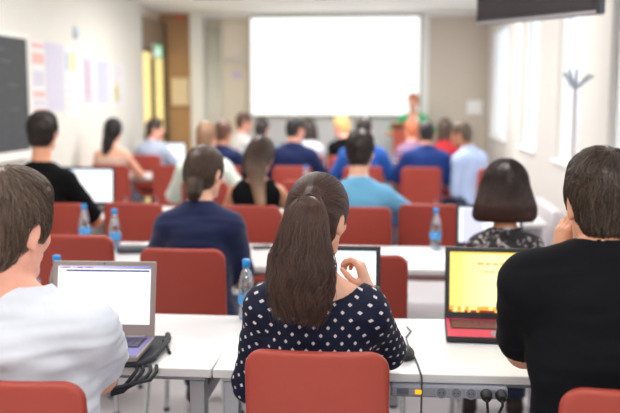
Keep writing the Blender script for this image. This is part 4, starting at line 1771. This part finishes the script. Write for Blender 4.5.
# black hair band worn on her raised wrist
Wd = np.array(W_R) + np.array((wx, wy, 0))
Ed = np.array(E_R) + np.array((wx, wy, 0))
ax = nrm(Wd - Ed)
e1 = nrm(np.cross(ax, (0, 1, 0))); e2 = np.cross(ax, e1)
cc = Wd - ax * .006
hb_ = MB().tube([tuple(cc + (e1 * math.cos(t) + e2 * math.sin(t)) * .031) for t in np.linspace(0, 2 * PI, 25)], .0085, 8, caps=False)
tag(hb_.build('hair_band', RUBBER), 'black fabric hair band around the raised wrist of the dotted-blouse woman', 'hair band')

# --- man in the white shirt
mx_, my_ = at(8, 300, 2.02)[0], 2.115
person('man seated at the left edge in a white short-sleeved shirt with brown greying hair', mx_, my_, 0, sex='m', sc=.97, w=1.16, hs=1.15, shrug=.03, lean=-1, side=0, head=(-20, -10, 2), hy=-.035, hx=-.050, nl=.012,
       arms={'R': dict(w=(-.06, .36, .79), pole=(1.05, -.15, -1)), 'L': dict(w=(-.20, .42, .79))},
       skin='skin pink', hair=('short', 'hair_greying'), h=.0055, hh=.006, seed=21, hairkw=dict(nst=5200, rad=.0009),
       shirt=dict(mat='white cotton', fit=.018, sleeve=.66, bag=.022, neck=(.066, .0), wr=.010, h=.006, collar='white cotton', len=.08), trousers='grey trouser')

# --- man in the black polo shirt
bx, by = at(615, 300, 2.16)[0], 2.16
person('man seated at the right edge in a black polo shirt with short dark brown hair', bx, by, 0, sex='m', sc=1.12, w=1.06, hs=1.05, lean=10, side=-1, shrug=.045, nl=-.035, pz=.605, head=(10, -6, 0), hx=.008,
       arms={'L': dict(w=rel(561, 262, 2.47, bx, by), elbow=rel(524, 350, 2.46, bx, by), hd=(.08, .12, 1), hn=(1, .35, .0), curl=(25, 40, 25)),
             'R': dict(w=(.18, .42, .79))},
       skin='skin warm', hair=('short', 'hair_crop'), h=.0055, hh=.006, seed=31, hairkw=dict(nst=5600, rad=.0009),
       shirt=dict(mat='black knit', fit=.014, sleeve=.80, bag=.018, neck=(.066, .0), wr=.005, h=.006, collar='black knit', collar_h=.03, len=.09), trousers='dark trouser')

# laptops in the nearest row
scr_page = screen_mat('screen white page', 'page', 1.1)
scr_yel = screen_mat('screen yellow page', 'yellow', 1.12)
scr_doc = screen_mat('screen pale page', 'doc', 1.3)
scr_lil = screen_mat('screen lilac column', 'lilac', 1.2)
GLOWK = mat('grey keys with painted violet glow', (70, 64, 96), rough=.45, var=.05)  # violet cast on the keys is glow put into their colour
GLOWP = mat('palm rest with painted violet glow', (112, 106, 176), rough=.35, var=.05)  # purplish glow over the laptop base, painted as the palm rest colour
MAGP = mat('magenta palm rest', (196, 14, 78), rough=.5, var=.05)
MAGK = mat('dark wine keys', (92, 20, 48), rough=.45, var=.05)
BLKP = mat('black palm rest', (40, 40, 44), rough=.4, var=.05)
zs = .758
xl = at(104.5, 300, 2.84)[0]
laptop(xl, 2.81, 2, .362, .235, .262, 12, SILV, SILV, GLOWK, GLOWP, scr_page, 'silver grey laptop showing a white page with a violet header', z=zs, chin=.045)
xr_ = (at(445, 280, 3.25)[0] + .21)
laptop(xr_, 3.235, -2, .42, .27, .275, 14, DARKP, DARKP, MAGK, MAGP, scr_yel, 'black laptop with a yellow page and a magenta keyboard deck')
xm = (at(272, 270, 3.22)[0] + at(383, 270, 3.22)[0]) / 2
laptop(xm, 3.22, 0, .405, .26, .275, 13, DARKP, DARKP, DARKP, BLKP, scr_doc, 'black laptop half hidden behind the woman with the ponytail')

# open sleeve under the silver laptop
sl = empty('laptop_sleeve', (xl, 2.765, .74), math.radians(2))
tag(sl, 'open charcoal laptop sleeve lying under the silver laptop, flap over the table edge', 'laptop sleeve')
MB().box(-.205, .215, -.175, .17, .0005, .009, .004).build('back_panel', NEO, sl)
rim = MB()
rim.tube([(.20, .17, .012), (.217, .10, .016), (.222, 0, .018), (.218, -.12, .016), (.19, -.178, .012), (.05, -.182, .010), (-.19, -.178, .010)], .010, 10)
rim.build('padded_rim', NEO, sl)
zp = MB().tube([(.212, .05, .026), (.225, .035, .022), (.238, .005, .010), (.252, -.03, .006)], .0055, 8)
zp.build('zip_pull', RUBBER, sl)
fl = MB()
for k, (ox, dz) in enumerate(((.155, .05), (.175, .062), (.20, .052), (.22, .040))):
    fl.tube([(ox + .02, -.17, .006), (ox + .03, -.20 - k * .004, .0), (ox + .015, -.214 - k * .006, -.02), (ox - .01 - .02 * k, -.218 - k * .006, -dz), (ox - .05 - .02 * k, -.215 - k * .006, -dz - .012)], .0062, 8)
fl.build('folded_flap', NEO, sl)

# mouse with its lead, white lead hanging over the edge
p = at(400, 357, 2.72)
FM = Field((-.05, -.07, -.01), (.05, .07, .05), .004)
FM.ell((0, 0, .012), (.032, .056, .026), k=0)
FM.func((-.05, -.07, -.01), (.05, .07, .05), lambda X, Y, Z: (Z - .001) + 0 * X + 0 * Y, 0, 'sub')
V, Q = FM.surf()
ms = link_mesh('computer_mouse', np_mesh('computer_mouse', V, Q, DARKP), None, (at(405, 355, 2.79)[0], 2.79, .74))
tag(ms, 'black computer mouse on the table beside the dotted blouse sleeve', 'mouse')
MB().box(-.003, .003, .018, .034, .034, .040, .001).build('scroll_wheel', GREYPL, ms)
cw = MB()
pts = [(407, 321, 3.16, .744), (411, 326, 3.10, .744), (406, 332, 3.02, .744), (408, 339, 2.93, .744), (413, 350, 2.82, .744), (418, 360, 2.70, .744), (420.5, 368, 2.62, .744)]
P_ = [(at(a, b_, Y_)[0], Y_, z_) for a, b_, Y_, z_ in pts]
P_ += [(P_[-1][0] + .003, 2.594, .738), (P_[-1][0] + .004, 2.588, .70), (P_[-1][0] + .002, 2.585, .55), (P_[-1][0] - .01, 2.58, .35), (P_[-1][0], 2.60, .12), (P_[-1][0] + .05, 2.66, .008), (P_[-1][0] + .3, 2.75, .006)]
o = cw.tube(P_, .0032, 8).build('computer_lead', mat('grey lead', (70, 72, 70), rough=.5, var=.02))
tag(o, 'thin dark lead running across the table and hanging over its front edge', 'cable')

# power strip under the edge of the table
xs0 = at(391, 388, 2.59)[0]; xs1 = at(508, 388, 2.59)[0]
ps = empty('power_strip', ((xs0 + xs1) / 2, 2.605, .675))
tag(ps, 'grey power strip with a glowing orange switch fixed under the table edge', 'power strip')
hl = (xs1 - xs0) / 2
MB().box(-hl, hl, -.018, .035, -.0, .036, .005).build('housing', mat('strip grey', (136, 138, 150), rough=.4, var=.02), ps)
MB().box(-hl + .018, -hl + .055, -.0205, -.018, .008, .029, .001).build('rocker_switch', mat('switch grey', (92, 94, 108), rough=.4, var=.02), ps)
AMB = emis('amber light', (255, 160, 20), 1.6)
o = MB().box(-hl + .074, -hl + .094, -.0225, -.018, .011, .025, .002).build('indicator_light', AMB, ps)
o['label'] = 'glowing orange indicator'
SOC = mat('socket grey', (146, 148, 160), rough=.5, var=.02)
for k in range(5):
    cx = -hl + .155 + k * .045
    so = MB()
    so.tube([(cx, -.0185, .018), (cx, -.0215, .018)], .0185, 24)
    s_ = so.build('socket', SOC, ps)
    MB().disc((cx, -.0219, .018), .0150, (0, -1, 0), 24).build('recess', mat('socket recess', (110, 112, 124), rough=.5, var=.02), s_)
    MB().disc((cx - .006, -.0222, .018), .0022, (0, -1, 0), 10).disc((cx + .006, -.0222, .018), .0022, (0, -1, 0), 10).build('contact_hole', DARKP, s_)
for k, lab in ((3, 'black plug in the power strip, second from its right end'), (4, 'black plug in the last socket of the power strip')):
    cx = (xs0 + xs1) / 2 - hl + .155 + k * .045
    pl = empty('power_plug', (cx, 2.583, .693))
    tag(pl, lab, 'plug')
    MB().tube([(0, -.0005, 0), (0, -.02, 0), (0, -.034, -.004)], [.0185, .0175, .011], 16).build('head', RUBBER, pl)
    dx_ = .012 if k == 3 else -.05
    MB().tube([(0, -.030, -.004), (0, -.042, -.02), (dx_ * .4, -.040, -.07), (dx_, -.03, -.16), (dx_ * 1.2, -.01, -.32), (dx_, .03, -.55), (dx_ + .05, .08, -.683), (dx_ + .25, .12, -.686)], .0042, 8).build('cord', RUBBER, pl)

# bottles standing on the nearest table
bottle(246, 3.235, 'water bottle with blue cap left of the dotted blouse shoulder')
bottle(56, 3.245, 'water bottle hidden behind the silver laptop, only its blue cap showing')

# ------------------------------------------------------------------ second row
chair(181, 3.75, 'red chair behind the man with the low bun, back facing the nearest table')
chair(None, 4.08, 'empty red chair between the silver laptop and the two bottles', X=at(113, 270, 4.08)[0] - .197)
chair(None, 3.68, 'red chair showing just right of the half-hidden black laptop', X=at(408, 280, 3.68)[0] - .197)
chair(507, 3.73, 'red chair of the woman with the bob haircut')
p1x = at(198, 230, 3.93)[0]
person('person in a navy T-shirt with brown hair in a low bun, seen from behind', p1x, 3.91, 0, sc=1.0, w=.92, lean=8, head=(-24, -12, 0),
       arms={'R': dict(w=(.02, .36, .785), pole=(.5, -.2, -1)), 'L': dict(pole=(-.7, -.2, -1))}, skin='skin', hair=('bun', 'hair_brown'), h=.008, seed=41,
       hairkw=dict(nst=2600, rad=.0011, curtain=[((.02, -.095, -.07), (.028, -.112, -.108), .038, .036, .014)], tail=None),
       shirt=dict(mat='navy cotton', fit=.016, sleeve=.9, bag=.02, neck=(.066, 0), wr=.005))
p2x = at(505, 225, 3.93)[0]
person('woman with a chestnut bob haircut in a sleeveless black and cream patterned blouse', p2x, 3.87, 0, sex='f', sc=.83, w=1.14, nl=.05, lean=7, head=(3, -6, 0), skin='skin warm',
       hair=('bob', 'hair_bob'), h=.008, seed=42,
       hairkw=dict(nst=4200, rad=.0011, along_z=(-.2, .08), cutz=-.148, curtain=[((0, -.03, .02), (0, -.036, -.085), .104, .138, .03, ((0, 1, 0), 1.45)), ((-.075, .01, .0), (-.112, .0, -.12), .035, .030, .03), ((.075, .01, .0), (.112, .0, -.12), .035, .030, .03)]),
       shirt=dict(mat='paisley', fit=.012, sleeve=0, neck=(.074, 0), wr=.003, name='blouse', collar='white cotton', collar_h=.022))
laptop(at(455, 215, 4.87)[0] + .19, 4.85, -3, .37, .25, .245, 14, DARKP, DARKP, DARKP, BLKP, scr_lil, 'laptop with a lilac column on its page in front of the bob-haired woman')
bottle(435.5, 4.87, 'water bottle with blue cap standing left of the laptop with the lilac column')
bottle(85, 4.85, 'left water bottle of the pair behind the empty red chair')
bottle(115, 4.67, 'right water bottle of the pair behind the empty red chair')
paper(420, 4.70, 12, .21, .297, 'white paper sheet on the table left of the bob-haired woman')
paper(436, 4.58, -8, .21, .297, 'overlapping white paper sheet nearer the table edge by the bob-haired woman', z=.7425)
paper(400, 4.63, 4, .21, .297, 'white paper sheet beside the half-hidden black laptop', z=.7448)
paper(150, 4.77, -15, .21, .297, 'white paper sheet behind the dark glasses case')
o = MB().box(-.10, .10, -.055, .055, 0, .035, .01).build('glasses_case', mat('case dark', (46, 48, 60), rough=.5, var=.05), None, (at(136, 245, 4.61)[0], 4.61, .74), (0, 0, .15))
tag(o, 'dark case on the white table left of the navy T-shirt', 'case')
o = MB().box(-.055, .055, -.04, .04, 0, .012, .004).build('mobile_phone', DARKP, None, (at(263, 240, 4.85)[0], 4.80, .74), (0, 0, .4))
tag(o, 'dark phone on the table right of the navy T-shirt', 'phone')

# ------------------------------------------------------------------ third row
chair(None, 5.33, 'red chair of the man in the black T-shirt by the chalk board', X=at(86, 220, 5.33)[0] - .197)
chair(133, 5.40, 'empty red chair behind the right bottle of the pair')
chair(250, 5.33, 'red chair of the long-haired woman in the black top')
chair(360, 5.33, 'red chair of the man in the sky blue sweater')
chair(None, 5.50, 'red chair behind the bottle by the bob-haired woman', X=at(456, 220, 5.50)[0] - .17)
p3x = at(39, 180, 5.45)[0]
person('man with short dark hair in a black T-shirt sitting near the chalk board', p3x, 5.45, 0, sc=1.13, w=.95, hs=1.07, nl=.03, lean=5, head=(0, -4, 0),
       arms={'R': dict(w=(.08, .38, .79), pole=(.9, 0, -.9))}, skin='skin warm', hair=('short', 'hair_dark'), h=.009, seed=51, hairkw=dict(nst=1800, rad=.0013),
       shirt=dict(mat='black cotton', fit=.014, sleeve=.95, bag=.015, neck=(.064, 0)))
xq = at(114, 190, 6.50)[0] - .21
laptop(xq, 6.50, 2, .42, .27, .30, 6, DARKP, DARKP, DARKP, BLKP, scr_doc, 'laptop with a blank white screen in front of the black T-shirt man')
p4x = at(256, 190, 5.50)[0]
person('woman with long fair-tipped brown hair in a sleeveless black top', p4x, 5.48, 0, sex='f', sc=.97, w=1.08, lean=10, head=(-14, -16, 4), skin='skin tan',
       hair=('long', 'hair_ombre'), h=.009, seed=52,
       hairkw=dict(nst=2600, rad=.0013, along_z=(-.34, -.05), curtain=[((.0, -.06, .0), (.03, -.12, -.12), .080, .062, .03, ((0, 1, 0), 1.3)), ((.03, -.12, -.11), (.115, -.16, -.33), .055, .034, .03, ((0, 1, 0), 1.4)), ((-.06, -.03, .0), (-.07, -.07, -.11), .04, .022, .03)]),
       shirt=dict(mat='black cotton', fit=.011, sleeve=0, neck=(.085, 0), wr=.003, name='tank_top', strap=.42, scoop=True))
p5x = at(357, 190, 5.50)[0]
person('man in a sky blue sweater over a white collar, seen from behind', p5x, 5.48, 0, sc=.94, nl=.04, w=1.14, hs=1.08, lean=10, side=1, head=(-6, -8, 0),
       arms={'R': dict(w=(.20, .38, .785), pole=(1.5, 0, -.6))}, skin='skin', hair=('crop', 'hair_dark'), h=.009, seed=53, hairkw=dict(nst=1600, rad=.0012),
       shirt=dict(mat='sky blue cotton', fit=.018, sleeve=1.8, bag=.012, neck=(.066, 0), collar='white cotton', collar_h=.06, collar_up=.032, name='sweater'))
bottle(318, 6.43, 'water bottle with blue cap left of the sky blue sweater')
paper(424, 6.33, 10, .21, .297, 'white paper sheet on the third table right of the sky blue sweater')
paper(397, 6.28, -12, .21, .297, 'white paper sheet near the elbow of the sky blue sweater', z=.7425)

# ------------------------------------------------------------------ fourth row
chair(205, 6.90, 'red chair of the man in the pale mint shirt')
p6x = at(205, 160, 7.15)[0]
person('man with thinning fair-brown hair in a pale mint shirt', p6x, 7.07, 0, sc=1.03, lean=8, head=(-10, -8, 0), skin='skin pink', hair=('balding', 'hair_fair'), h=.011, seed=61,
       hairkw=dict(nst=700, rad=.0016), shirt=dict(mat='mint white', fit=.018, sleeve=1.7, neck=(.066, 0)))
chair(305, 7.00, 'empty red chair just above the ponytail in the view')
bottle(306, 7.86, 'water bottle beside the navy polo man, on the fourth table')

# ------------------------------------------------------------------ fifth row
chair(112, 8.45, 'red chair of the dark-haired woman with bare shoulders')
chair(172, 8.45, 'empty red chair right of the bare-shouldered woman')
chair(292, 8.45, 'red chair of the man in the navy polo shirt')
chair(420, 8.45, 'red chair of the man in the marine blue polo shirt')
chair(362, 8.50, 'red chair of the person in royal blue')
pbx = at(482, 150, 8.55)[0]
chair(None, 8.62 - .113, 'red chair turned sideways under the man in the pale blue shirt', rot=45, X=pbx + .113)
person('woman with long dark hair and bare shoulders in a blush top by the left wall', at(112, 150, 8.65)[0], 8.62, 0, sex='f', sc=1.02, lean=5, head=(-8, -6, 0), skin='skin', hair=('long', 'hair_black'), h=.011, seed=71,
       hairkw=dict(nst=900, rad=.0018, curtain=[((0, -.05, .0), (-.02, -.10, -.16), .080, .055, .03, ((0, 1, 0), 1.4)), ((-.02, -.10, -.16), (-.03, -.12, -.24), .05, .03, .03, ((0, 1, 0), 1.4))]),
       shirt=dict(mat='blush', fit=.012, sleeve=0, neck=(.09, 0), strap=.40, name='top'))
person('person in a dark navy shirt half hidden behind the pale mint shirt', at(220, 140, 8.65)[0], 8.62, 0, sc=1.0, lean=12, head=(-20, -8, 0), skin='skin tan', hair=('short', 'hair_chestnut'), h=.011, seed=72,
       shirt=dict(mat='navy pique', fit=.016, sleeve=1.0, neck=(.066, 0)))
chair(222, 8.45, 'red chair of the person in the dark navy shirt')
person('man with black hair in a navy polo shirt below the projection screen', at(292, 150, 8.65)[0], 8.62, 0, sc=1.06, w=1.06, lean=9, side=1, head=(-38, -6, 0), skin='skin pink', hair=('short', 'hair_black'), h=.011, seed=73,
       shirt=dict(mat='navy pique', fit=.018, sleeve=.95, neck=(.064, 0), collar='navy pique'))
person('person with dark hair in royal blue behind the sky blue sweater', at(363, 150, 8.65)[0], 8.66, 0, sc=1.06, lean=8, head=(0, -6, 0), skin='skin', hair=('short', 'hair_dark'), h=.011, seed=74,
       shirt=dict(mat='royal blue', fit=.018, sleeve=1.0, neck=(.066, 0)))
person('man with dark hair in a marine blue polo shirt leaning over the table', at(425, 150, 8.65)[0], 8.60, 0, sc=1.02, w=1.06, lean=15, side=2, head=(4, -10, 0), skin='skin pink', hair=('short', 'hair_black'), h=.011, seed=75,
       arms={'R': dict(w=(.12, .34, .785), pole=(.6, -.2, -.9))}, shirt=dict(mat='marine pique', fit=.020, sleeve=.95, neck=(.064, 0), collar='marine pique'))
person('man with short greying hair in a pale blue shirt turned towards the left', pbx, 8.62, 45, sc=1.03, w=.92, lean=20, head=(22, -6, 0), skin='skin tan', hair=('crop', 'hair_greying'), h=.011, seed=76,
       arms={'L': dict(w=(-.02, .36, .785), pole=(-.2, -.2, -1)), 'R': dict(w=(.08, .34, .785), pole=(.3, -.2, -1))}, shirt=dict(mat='pale blue shirting', fit=.020, sleeve=1.6, neck=(.066, 0), collar='pale blue shirting'))
bottle(394, 9.44, 'water bottle with blue cap left of the marine blue polo, fifth table')
cup(387, 9.39, 'white paper cup on the fifth table by the royal blue shirt')
paper(390, 9.29, 15, .21, .297, 'white paper sheet on the fifth table beside the marine blue polo')

# ------------------------------------------------------------------ last rows
chair(147, 9.98, 'red chair of the person in powder blue by the glazed door')
person('person with dark hair in powder blue near the glazed door', at(153, 140, 10.28)[0], 10.18, -4, sc=.95, w=.86, lean=8, head=(-70, -4, 0), skin='skin pink', hair=('short', 'hair_dark'), h=.012, seed=81,
       shirt=dict(mat='powder blue', fit=.018, sleeve=1.0, neck=(.066, 0)))
xq = at(172, 150, 11.06)[0]
laptop(xq, 11.04, 6, .37, .25, .26, 12, DARKP, DARKP, DARKP, BLKP, scr_doc, 'open laptop with a white screen beside the person in powder blue')
chair(239, 11.40, 'red chair of the person in white beside the cream curtain', rot=-50, X=at(239, 140, 11.50)[0] - .123)
person('person with dark hair in a white shirt left of the projection screen', at(239, 140, 11.50)[0], 11.50, -50, sc=1.02, w=.95, lean=4, head=(-20, -4, 0), skin='skin pink', hair=('short', 'hair_chestnut'), h=.012, seed=82,
       shirt=dict(mat='off white', fit=.018, sleeve=1.0, neck=(.066, 0)))
chair(262, 10.00, 'red chair of the dark-haired person in teal')
person('dark-haired person in a teal top beside an open laptop', at(261, 140, 10.28)[0], 10.22, 0, sex='f', sc=.97, lean=8, head=(-20, -8, 0), skin='skin', hair=('bun', 'hair_black'), h=.012, seed=83,
       hairkw=dict(curtain=[((.0, -.10, .03), (.0, -.115, .03), .036, .03, .012)]), shirt=dict(mat='teal cotton', fit=.014, sleeve=.7, neck=(.07, 0)))
laptop(at(275, 140, 11.06)[0], 11.04, -4, .37, .25, .25, 12, DARKP, DARKP, DARKP, BLKP, scr_lil, 'open laptop with a bright screen right of the teal top')
chair(308, 10.00, 'red chair of the woman in lilac white')
person('woman with a dark bob in a lilac white blouse leaning beside the navy polo', at(309, 140, 10.28)[0], 10.22, 0, sex='f', sc=.97, w=.9, lean=14, head=(30, -10, 0), arms={'L': dict(w=(-.05, .34, .785), pole=(-.25, -.2, -1)), 'R': dict(w=(.05, .34, .785), pole=(.25, -.2, -1))}, skin='skin', hair=('bob', 'hair_dark'), h=.012, seed=84,
       hairkw=dict(curtain=[((0, -.03, .03), (0, -.04, -.09), .086, .098, .03, ((0, 1, 0), 1.3))]), shirt=dict(mat='lilac white', fit=.016, sleeve=.8, neck=(.07, 0)))
chair(344, 10.00, 'red chair of the blond person in black')
person('blond person in a black top with head bent below the projection screen', at(344, 140, 10.28)[0], 10.20, 0, sex='f', sc=1.03, w=.92, lean=9, head=(60, -14, 0), arms={'L': dict(w=(-.05, .34, .785), pole=(-.25, -.2, -1)), 'R': dict(w=(.05, .34, .785), pole=(.25, -.2, -1))}, skin='skin pink', hair=('short', 'hair_blond'), h=.012, seed=85,
       shirt=dict(mat='black cotton', fit=.014, sleeve=1.0, neck=(.066, 0)))
chair(410, 10.00, 'red chair of the ginger-haired person')
person('ginger-haired person in mauve below the lecturer', at(412, 140, 10.28)[0], 10.20, 0, w=.80, sc=.94, lean=8, head=(20, -6, 0), arms={'L': dict(w=(-.05, .34, .785), pole=(-.25, -.2, -1)), 'R': dict(w=(.05, .34, .785), pole=(.25, -.2, -1))}, skin='skin pink', hair=('short', 'hair_ginger'), h=.012, seed=86,
       shirt=dict(mat='mauve cotton', fit=.016, sleeve=1.0, neck=(.066, 0)))
chair(445, 10.02, 'red chair of the person in a red top')
person('brown-haired person in a red top between the blue shirts', at(445, 140, 10.28)[0], 10.20, 0, sex='f', w=.9, sc=.97, lean=8, head=(0, -6, 0), arms={'L': dict(w=(-.05, .34, .785), pole=(-.25, -.2, -1)), 'R': dict(w=(.05, .34, .785), pole=(.25, -.2, -1))}, skin='skin', hair=('bob', 'hair_brown'), h=.012, seed=88,
       hairkw=dict(curtain=[((0, -.03, .03), (0, -.04, -.10), .086, .092, .03, ((0, 1, 0), 1.3))]), shirt=dict(mat='red cotton', fit=.016, sleeve=1.0, neck=(.066, 0)))

# ------------------------------------------------------------------ lecturer and lectern
lx = at(413.5, 110, 12.00)[0]
person('lecturer standing at the lectern in a green cardigan over a cream top', lx, 11.98, 180, sc=.98, hs=.93, sex='f', standing=True, pz=.875, lean=4, head=(-18, -6, 0), skin='skin', hair=('crop', 'hair_ginger'), h=.010, seed=91,
       arms={'L': dict(w=(-.16, .24, 1.10), pole=(-1, -.2, -.8)), 'R': dict(w=(.22, .22, 1.12), pole=(1, -.2, -.8))},
       shirt=dict(mat='green knit', fit=.016, sleeve=.9, neck=(.085, .03), name='cardigan', inner='off white', gap=.075))
lt = empty('lectern', (at(408.5, 130, 11.35)[0], 11.35, 0))
tag(lt, 'reddish wooden lectern in front of the lecturer', 'lectern')
LECT = mat('lectern red wood', (160, 72, 50), rough=.45, var=.14, scale=8, stretch=(5, 5, .8))
MB().box(-.20, .20, -.02, .0, .06, 1.18, .004).build('front_panel', LECT, lt)
MB().box(-.20, -.18, 0, .32, .06, 1.14, .004).build('side_panel', LECT, lt)
MB().box(.18, .20, 0, .32, .06, 1.14, .004).build('side_panel', LECT, lt)
tpm = MB().box(-.23, .23, -.21, .20, 0, .03, .006).build('sloping_top', LECT, lt, (0, .17, 1.205), (math.radians(-10), 0, 0))
MB().box(-.23, .23, -.06, .36, 0, .06, .008).build('plinth', LECT, lt)


# ------------------------------------------------------------------ daylight
wd = bpy.data.worlds.new('daylight')
SC.world = wd
wd.use_nodes = True
nt = wd.node_tree
bg = nt.nodes['Background']
tc = nt.nodes.new('ShaderNodeTexCoord')
sp = nt.nodes.new('ShaderNodeSeparateXYZ')
nt.links.new(tc.outputs['Generated'], sp.inputs[0])
cr = nt.nodes.new('ShaderNodeValToRGB')
cr.color_ramp.elements[0].position = .45; cr.color_ramp.elements[0].color = (.78, .80, .82, 1)
cr.color_ramp.elements[1].position = .75; cr.color_ramp.elements[1].color = (.86, .93, 1.0, 1)
mr = nt.nodes.new('ShaderNodeMapRange')
mr.inputs[1].default_value = -1
nt.links.new(sp.outputs[2], mr.inputs[0]); nt.links.new(mr.outputs[0], cr.inputs[0])
nt.links.new(cr.outputs[0], bg.inputs['Color'])
bg.inputs['Strength'].default_value = WORLD_S
# sampling portals in the window openings
for a, b in WIN:
    ld = bpy.data.lights.new('window_portal', 'AREA')
    ld.shape = 'RECTANGLE'; ld.size = HEAD - SILL; ld.size_y = b - a
    ld.cycles.is_portal = True
    o = bpy.data.objects.new('window_portal', ld); COL.objects.link(o)
    o.location = (XR + .36, (a + b) / 2, (SILL + HEAD) / 2)
    o.rotation_euler = (0, PI / 2, 0)
SC.view_settings.exposure = EXPO
SC.cycles.max_bounces = 8
SC.cycles.diffuse_bounces = 5
SC.cycles.transparent_max_bounces = 16
SC.cycles.sample_clamp_indirect = 4.0
